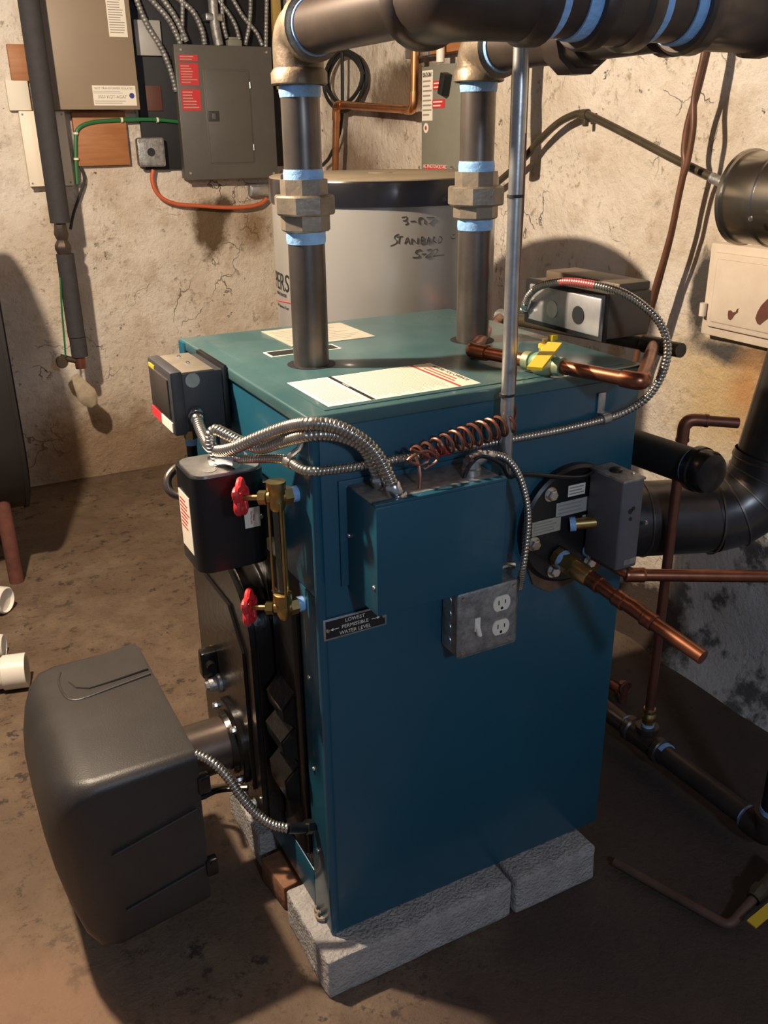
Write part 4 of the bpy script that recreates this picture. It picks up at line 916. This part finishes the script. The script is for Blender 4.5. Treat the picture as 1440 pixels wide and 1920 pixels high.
pH = aX(xd, 849, 317); bm = bmesh.new(); lathe(bm, pH, (-1,0,0), [(0,.010),(.006,.010),(.012,.006)], 12); part('latch', bm, 'galv', ds)
XK = XW-.085
cw = thing('copper_pipe', 'bright copper water pipe stepping along the wall above the water heater', 'pipe', aX(XK,630,330))
k0, k1, k2, k3 = aX(XK,628,345), aX(XK,631,196), aX(XK,776,206), aX(XK,779,20)
bm = bmesh.new(); tube(bm, fillet([k0, k1, k2, k3], .03), .0148, 14); part('pipe', bm, 'copper_bright', cw)
for p, a, b in ((k1,k0,k2), (k2,k1,k3)):
    u1, u2 = (a-p).normalized(), (b-p).normalized(); bm = bmesh.new(); tube(bm, fillet([p+u1*.06, p, p+u2*.06], .03), .0175, 14); part('elbow', bm, 'copper_bright', cw)
gc = aX(XW-.035, 650, 150)
for k, (dy, dz, r) in enumerate(((0,0,.165), (.012,-.012,.172), (-.015,.010,.158))):
    pts = [gc + V((-.012*k+.004*math.sin(3*a), dy+r*math.sin(a)*1.05, dz+r*.62*math.cos(a))) for a in [2*math.pi*i/40 for i in range(41)]]
    if k == 2: pts += [aX(XW-.04,640,230), aX(XW-.04,620,290), aX(XW-.04,605,310)]
    if k == 0: cc_ = thing('cable_coil', 'coil of thin black cable hanging on the wall beside the copper pipe', 'cable', gc-V((0,0,.1)))
    bm = bmesh.new(); tube(bm, pts if k < 2 else smooth_path(pts[:-3])+smooth_path(pts[-4:]), .0075, 8); part('loop', bm, 'black_matte', cc_)
solo('wood_strip', B(box, (XW-.06,1.60,1.68), (XW-.012,1.94,2.1), .003), 'plywood', 'orange brown wooden board on the wall above the disconnect switch', 'board')
p = aX(XW-.08, 826, 98); bm = bmesh.new(); cyl(bm, V((XW-.08,p.y,p.z-.03)), V((XW-.08,p.y,2.1)), .014, 14); solo('grey_conduit', bm, 'cream', 'pale conduit rising from the disconnect switch top', 'conduit')
p = aX(XW-.05, 792, 92); bm = B(box, (XW-.07,p.y-.07,p.z-.025), (XW-.015,p.y+.09,p.z+.06), .004); solo('pale_block', bm, 'galv', 'small pale blue grey box on the wall above the copper pipe', 'box')
bm = bmesh.new(); tube(bm, [V((XW-.085,1.30,1.33)), V((XW-.085,1.31,2.11))], .026, 14); solo('brown_pipe', bm, 'olive_pipe', 'dull brown vertical pipe on the wall behind the second riser', 'pipe')

# ------------------------------------------------------------------ back wall electrics
def rY(y, pts):
    q = [aY(y,u,v) for u,v in pts]; xs_ = sorted(p.x for p in q); zs_ = sorted(p.z for p in q); n = len(q)//2
    return sum(xs_[:n])/n, sum(xs_[n:])/n, sum(zs_[:n])/n, sum(zs_[n:])/n
YBD = YW-.035
bx0 = aY(YBD,246,60); bx1 = aY(YBD,515,312)
solo('mounting_board', B(box, (bx0.x,YBD,bx1.z), (bx1.x+.08,YW-.012,2.11), .002), 'dark_board', 'black painted mounting board behind the breaker panel', 'board')
tz_ply = aY(2.78,170,206).z - .002; q0, q1 = aY(YBD,133,205), aY(YBD,246,309)
solo('plywood_board', B(box, (q0.x,YBD-.004,q1.z), (q1.x-.003,YW-.012,tz_ply), .002), 'plywood', 'orange brown plywood square below the tan cabinet', 'board')
q0, q1 = aY(YBD,12,82), aY(YBD,60,152); solo('plywood_board', B(box, (q0.x,YBD-.004,q1.z), (q1.x+.05,YW-.012,q0.z), .002), 'plywood', 'plywood offcut beside the tan cabinet above the white paper', 'board')
q0, q1 = aY(YBD-.01,10,150), aY(YBD-.01,60,207); solo('paper_sheet', B(box, (q0.x,YBD-.003,q1.z), (q1.x,YW-.014,q0.z), .001), 'paper', 'white paper sheet hanging above the white wall box', 'paper')
# tan cabinet
YT = 2.78; tx0, tx1, tz0, tz1 = rY(YT, ((68,0),(247,0),(96,205),(258,206))); tz1 = 2.10; tx0 = aY(YT,84,120).x
tc_ = thing('tan_cabinet', 'large tan steel electrical cabinet with white labels on the back wall', 'cabinet', ((tx0+tx1)/2, YW-.08, tz0))
part('body', B(box, (tx0+.003,YT+.004,tz0+.003), (tx1-.003,YW-.012,tz1), .002), 'tan_steel', tc_); part('door', B(box, (tx0,YT,tz0), (tx1,YT+.006,tz1), .002), 'tan_steel', tc_)
def ylab(name, u0, v0, u1, v1, m, par, y, n=0, ink='ink_grey', ragged=.3):
    a, b = aY(y,u0,v0), aY(y,u1,v1); c = (a+b)/2; ww, hh = abs(a.x-b.x), abs(a.z-b.z)
    o = part(name, B(quad, c, XP, ZP, ww, hh), m, par, smooth=False)
    if n: bm = bmesh.new(); lines(bm, c, XP, ZP, ww*.86, hh*.86, n, .0013, .35, ragged); part('small_print', bm, ink, o, smooth=False)
    return o, c, ww, hh
yT = YT-.0004
ylab('label', 195,-20,240,70, 'paper', tc_, yT, 16)
o, c, ww, hh = ylab('label', 172,160,257,198, 'paper', tc_, yT, 0)
text('NOT TRANSFORMER ISOLATED', hh*.15, c+V((0,-.0014,hh*.36)), XP, ZP, 'ink_grey', o); text('3SS3 KQT-AGAF', hh*.22, c+V((-.01,-.0014,-.005)), XP, ZP, 'ink_grey', o)
bm = bmesh.new(); lines(bm, c+V((-.02,0,hh*.17)), XP, ZP, ww*.72, hh*.16, 2, .0013, .3); lines(bm, c+V((-.02,0,-hh*.33)), XP, ZP, ww*.72, hh*.2, 2, .0013, .3); part('small_print', bm, 'ink_grey', o, smooth=False)
mat('logo_blue', (.03,.04,.25), .5); part('round_logo', B(lathe, c+V((ww*.40,-.0006,.0)), (0,-1,0), [(0,.010),(.001,.010)], 16), 'logo_blue', o)
p = aY(YT+.03,262,167); part('side_tag', B(box, (tx1-.004,YT+.02,p.z-.03), (tx1+.006,YT+.04,p.z+.03), .001), 'paper', tc_)
# white box
YN = 2.865; nx0, nx1, nz0, nz1 = rY(YN, ((36,208),(123,208),(55,350),(137,348)))
nb = thing('white_box', 'cream white wall box with small indicator lights below the tan cabinet', 'box', ((nx0+nx1)/2,YW-.04,nz0))
part('cover', B(box, (nx0,YN,nz0), (nx1,YN+.008,nz1), .003), 'cream', nb); part('case', B(box, (nx0+.004,YN+.006,nz0+.004), (nx1-.004,YW-.012,nz1-.004), .002), 'cream', nb)
for x in (nx0+.012, nx1-.012):
    for z in (nz0+.012, nz1-.012): part('screw', B(screw, (x,YN,z), (0,-1,0), .004, .003), 'galv_dull', nb)
for z, m in ((.70,'yellow'), (.65,'green_wire')):
    pz = aY(YN,103,228 if m == 'yellow' else 236); part('indicator', B(lathe, (pz.x,YN+.001,pz.z), (0,-1,0), [(0,.005),(.004,.004)], 10), m, nb)
# breaker panel
YE = 2.825; ex0, ex1, ez0, ez1 = rY(YE, ((328,83),(508,87),(345,335),(523,336)))
bp = thing('breaker_panel', 'grey steel breaker panel with red warning labels on the black board', 'breaker panel', ((ex0+ex1)/2,YW-.06,ez0))
part('can', B(box, (ex0+.006,YE+.006,ez0+.006), (ex1-.006,YBD-.001,ez1-.006), .002), 'grey_steel', bp); part('cover', B(box, (ex0,YE,ez0), (ex1,YE+.008,ez1), .004), 'grey_steel', bp)
a, b = aY(YE,382,132), aY(YE,476,304); part('door_frame', B(box, (a.x-.006,YE-.002,b.z-.006), (b.x+.006,YE+.002,a.z+.006), .002), 'grey_steel', bp)
dd_ = part('door', B(box, (a.x,YE-.006,b.z), (b.x,YE+.001,a.z), .002), 'grey_steel', bp)
p = aY(YE,400,218); part('latch', B(box, (p.x-.024,YE-.008,p.z-.020), (p.x+.024,YE-.004,p.z+.020), .002), 'charcoal', dd_); part('latch_tab', B(box, (p.x-.008,YE-.012,p.z-.012), (p.x+.008,YE-.007,p.z+.012), .002), 'grey_steel', dd_)
for (u, v) in ((470,160),(477,276)): p = aY(YE,u,v); part('hinge', B(cyl, (b.x+.002,YE-.005,p.z-.012), (b.x+.002,YE-.005,p.z+.012), .004, 8), 'galv', bp)
for (u, v) in ((338,93),(499,98),(357,325),(513,325)): p = aY(YE,u,v); part('screw', B(screw, (p.x,YE+.001,p.z), (0,-1,0), .007, .005), 'screw_steel', bp)
yE = YE-.0004
for (u0, v0, u1, v1, n) in ((334,102,371,115,2), (335,118,374,160,7), (339,167,378,207,6)): ylab('warning_label', u0,v0,u1,v1, 'red_label', bp, yE, n, 'label_faded', .5)
p = aY(YE,445,76); bm = bmesh.new(); box(bm, (p.x-.03,YE+.03,ez1-.004), (p.x+.03,YE+.07,ez1+.025), .003); box(bm, (p.x-.022,YE+.035,ez1+.02), (p.x+.016,YE+.065,ez1+.035), .003); part('top_bushing', bm, 'grey_green', bp)
# square box with hole
YS = 2.85; a, b = aY(YS,255,258), aY(YS,311,312)
sq = thing('square_box', 'small galvanized square electrical box with a round hole below the black board', 'box', ((a.x+b.x)/2,YW-.05,b.z))
part('box', B(box, (a.x+.004,YS+.002,b.z+.004), (b.x-.004,YBD-.001,a.z-.004), .006), 'galv_dull', sq); part('cover', B(box, (a.x,YS-.003,b.z), (b.x,YS+.004,a.z), .008, 3), 'galv_dull', sq)
c = (a+b)/2; part('hole', B(lathe, (c.x,YS-.0025,c.z), (0,-1,0), [(0,.0165),(.0008,.0165)], 20), 'ink', sq)
for sx_ in (-1,1):
    for sz_ in (-1,1): part('screw', B(screw, (c.x+sx_*.044,YS-.002,c.z+sz_*.042), (0,-1,0), .005, .003), 'screw_steel', sq)
# grey blank plate, brown plate
a, b = aY(YBD-.02,250,36), aY(YBD-.02,306,105); solo('blank_plate', B(box, (a.x,YBD-.02,b.z), (b.x,YBD-.001,a.z), .003), 'pale_grey', 'pale grey blank metal plate between the tan cabinet and breaker panel', 'plate')
a, b = aY(YBD-.006,272,160), aY(YBD-.006,306,208); solo('brown_plate', B(box, (a.x,YBD-.006,b.z), (b.x,YBD-.001,a.z), .002), 'brown_patch', 'small dark red brown plate on the black board', 'plate')
# conduit body and orange cable
YO = 2.88; a, b = aY(YO,468,346), aY(YO,512,368); cb_ = thing('conduit_outlet', 'small oblong metal conduit body under the breaker panel', 'conduit', ((a.x+b.x)/2,YO,b.z))
part('body', B(box, (a.x,YO,b.z), (b.x+.06,YW-.014,a.z), .010, 4), 'galv_dull', cb_); part('cover', B(box, (a.x+.008,YO-.004,b.z+.008), (b.x+.01,YO+.001,a.z-.008), .003), 'galv', cb_)
YC = YW-.045
hang('orange_cable', 'orange cable drooping from the square box to the conduit body', 'cable', [aY(YC,u,v) for u,v in ((287,318),(285,336),(292,358),(308,374),(335,383),(375,386),(420,389),(460,388),(488,382),(500,372))], .0085, 'orange_cable')
YG = YBD-.012
gw = thing('green_wire', 'green ground wire bending along the plywood board to the breaker panel', 'wire', aY(YG,150,340))
bm = bmesh.new(); tube(bm, smooth_path([aY(YG,u,v) for u,v in ((145,345),(143,310),(142,280),(143,250),(152,237),(175,229),(210,226),(260,224),(300,225),(338,229))]), .0075, 8); part('wire', bm, 'green_wire', gw)
for (u, v, h) in ((143,298,1), (142,250,1), (228,225,0), (295,225,0)):
    p = aY(YG,u,v); bm = bmesh.new(); lathe(bm, p-(ZP if h else XP)*.004, ZP if h else XP, [(0,.0105),(.008,.0105)], 10); part('staple', bm, 'cream', gw)
bm = bmesh.new(); tube(bm, smooth_path([aY(YW-.03,u,v) for u,v in ((150,310),(158,335),(150,365),(138,400),(132,430))]), .006, 8); solo('grey_wire', bm, 'foam', 'thin grey wire curving down from the plywood to the insulated pipe', 'wire')
# armoured cables above the panels
cabs = [((252,-10),(275,45),(305,95),(322,140),(330,172)), ((275,-10),(315,35),(335,75),(340,92)), ((300,-10),(330,35),(350,78)), ((325,-10),(360,20),(378,55),(384,85)), ((342,-10),(342,30),(341,78)),
        ((398,-10),(402,40),(410,85)), ((400,-10),(425,20),(440,45),(449,74)), ((432,-10),(455,30),(480,60),(492,86)), ((470,-10),(468,40),(460,86)), ((415,-10),(418,40),(425,72)), ((500,-10),(498,86),(497,110))]
for k, pts in enumerate(cabs):
    y = YBD-.03-.004*(k % 3); pp = [aY(y,u,v) for u,v in pts]; big_ = k in (5,); nm = ('armored_cable', 'grey metal armored cable dropping to the breaker panel top')
    bm = bmesh.new(); 
    if big_: tube(bm, smooth_path(pp), .020, 12)
    else: flex(bm, pp, .012 if k < 4 else .009, .014, .2)
    if big_: solo('steel_conduit', bm, 'galv_dull', 'straight grey steel conduit entering the breaker panel top', 'conduit')
    elif k == 0: solo('armored_cable', bm, 'galv_dull', 'thick armored cable hanging past the pale blank plate', 'cable')
    else: solo('armored_cable', bm, 'galv_dull', 'grey armored cable dropping to the breaker panel top', 'cable', 'armored cables above the breaker panel')
p = aY(YBD-.03,398,33); solo('conduit_clamp', B(box, (p.x-.035,YBD-.056,p.z-.014), (p.x+.035,YBD-.001,p.z+.014), .004), 'galv', 'shiny clamp holding the straight conduit above the breaker panel', 'clamp')
a = aY(YBD-.03,522,60); solo('yellow_strip', B(box, (a.x-.02,YBD-.03,a.z-.22), (a.x+.018,YBD-.001,2.11), .004), mat('yellow_wood', (.46,.30,.08), .6, 0, .2, 10), 'yellow wooden strip beside the breaker panel', 'board')
# insulated pipe
YI = 2.69; xi = aY(YI,82,200).x; zb1 = aY(YI,103,418).z
ip = thing('insulated_pipe', 'vertical dark foam insulated pipe in front of the back wall electrics', 'pipe', (xi,YI,.5))
part('upper_sleeve', B(cyl, (xi,YI,zb1), (xi,YI,2.11), .038, 20), 'foam', ip)
zc1, zc2, zc3, zend = aY(YI,104,440).z, aY(YI,107,472).z, aY(YI,132,632).z, aY(YI,137,692).z
bm = bmesh.new(); lathe(bm, (xi,YI,zc2-.02), ZP, [(0,.024),(.03,.034),(zc1-zc2-.02,.034),(zc1-zc2,.022),(zc1-zc2+.02,.030),(zb1-zc2+.02,.024)], poly=8); part('pipe_fitting', bm, 'pipe_black', ip)
part('lower_sleeve', B(cyl, (xi,YI,zc3), (xi,YI,zc2-.01), .034, 20), 'foam', ip); part('end_sleeve', B(cyl, (xi+.002,YI,zend+.05), (xi+.002,YI,zc3-.003), .033, 20), 'foam', ip); part('pipe_end', B(cyl, (xi,YI,zend), (xi,YI,zend+.06), .022, 16), 'copper_dull', ip)
p = aY(YI,115,678); bm = bmesh.new(); lathe(bm, p+V((0,.02,0)), (0,-1,0), [(0,.02),(.04,.024),(.05,.02)], 12); cyl(bm, V((p.x,YI,p.z+.02)), V((xi,YI,p.z-.01)), .012, 10); part('tap', bm, 'olive_pipe', ip)
bm = bmesh.new(); tube(bm, smooth_path([aY(YI-.02,u,v) for u,v in ((113,520),(116,580),(121,640),(123,668))]), .004, 6); part('green_wire', bm, 'green_wire', ip)
a = aY(YI,140,705); bm = bmesh.new(); lathe(bm, a, V((.10,0,-.22)), [(0,.012),(.03,.022),(.09,.040),(.12,.034),(.15,.012)], 12)
for v in bm.verts: v.co += V((noise.noise(v.co*30)*.01, 0, noise.noise(v.co*25)*.008)); v.co.y = YI + (v.co.y-YI)*.5
solo('cloth_rag', bm, 'rag', 'crumpled pale cloth tied under the insulated pipe end', 'rag')

# ------------------------------------------------------------------ oil tank, PVC pieces
ot = thing('oil_tank', 'dark rusty oil tank on legs beside the insulated pipe', 'tank', (-.9,2.15,0))
bm = bmesh.new(); sec = []
for a in range(0, 181, 15): sec.append((2.17+.30*math.cos(math.radians(a)), 1.02+.30*math.sin(math.radians(a))))
for a in range(180, 361, 15): sec.append((2.17+.30*math.cos(math.radians(a)), .52+.30*math.sin(math.radians(a))))
prism(bm, sec, 0, -1.75, -.205, .02); part('shell', bm, 'oil_tank', ot)
part('rolled_seam', B(prism, [(2.17+(y-2.17)*1.02, .77+(z-.77)*1.012) for y, z in sec], 0, -.225, -.212), 'oil_tank', ot)
for x in (-.30,-1.6):
    for y in (1.98,2.36): part('leg', B(cyl, (x,y,0), (x,y,.35), .025, 14), 'rust', ot)
def pvc(label, p, d, l, r, hub):
    t = thing('pvc_fitting', label, 'pipe fitting', (p.x,p.y,0), 'white plastic fittings on the floor'); bm = bmesh.new(); d = V(d).normalized()
    if hub: lathe(bm, p, d, [(0,r),(l*.5,r),(l*.52,r*1.12),(l,r*1.12),(l,r*.94),(l*.6,r*.9)], 28)
    else: lathe(bm, p, d, [(0,r*.9),(.004,r),(l*.45,r),(l*.5,r*1.06),(l*.62,r*1.06),(l*.66,r),(l-.004,r),(l,r*.9),(l*.9,r*.86)], 28)
    part('body', bm, 'white_pvc', t); return t
q = aZ(.048, -40, 1268); pvc('white plastic pipe piece lying open towards the burner cover', q, aZ(.048,34,1258)-q, .128, .044, True)
q = aZ(.036, -42, 1216); pvc('white plastic piece touching the open pipe piece', q, aZ(.036,20,1210)-q, .075, .036, False)
q = aZ(.045, -46, 1120); pvc('white ribbed plastic coupling lying alone on the bare floor', q, aZ(.045,40,1128)-q, .115, .044, False)
bm = bmesh.new(); tube(bm, smooth_path([V((-.12,.42,.30)), V((-.10,.47,.22)), V((-.15,.52,.10)), V((-.14,.56,.02)), V((-.09,.60,.009)), V((0,.58,.009)), V((.1,.57,.009))]), .006, 8)
solo('fuel_line', bm, 'olive_pipe', 'thin copper fuel line curling from the burner down to the floor', 'pipe')
bm = bmesh.new(); tube(bm, smooth_path([V((-.185,.30,.27)), V((-.15,.29,.245)), V((-.11,.28,.255)), V((-.06,.25,.262))]), .006, 8)
solo('black_cable', bm, 'black_paint', 'short black cable beneath the burner tube', 'cable')
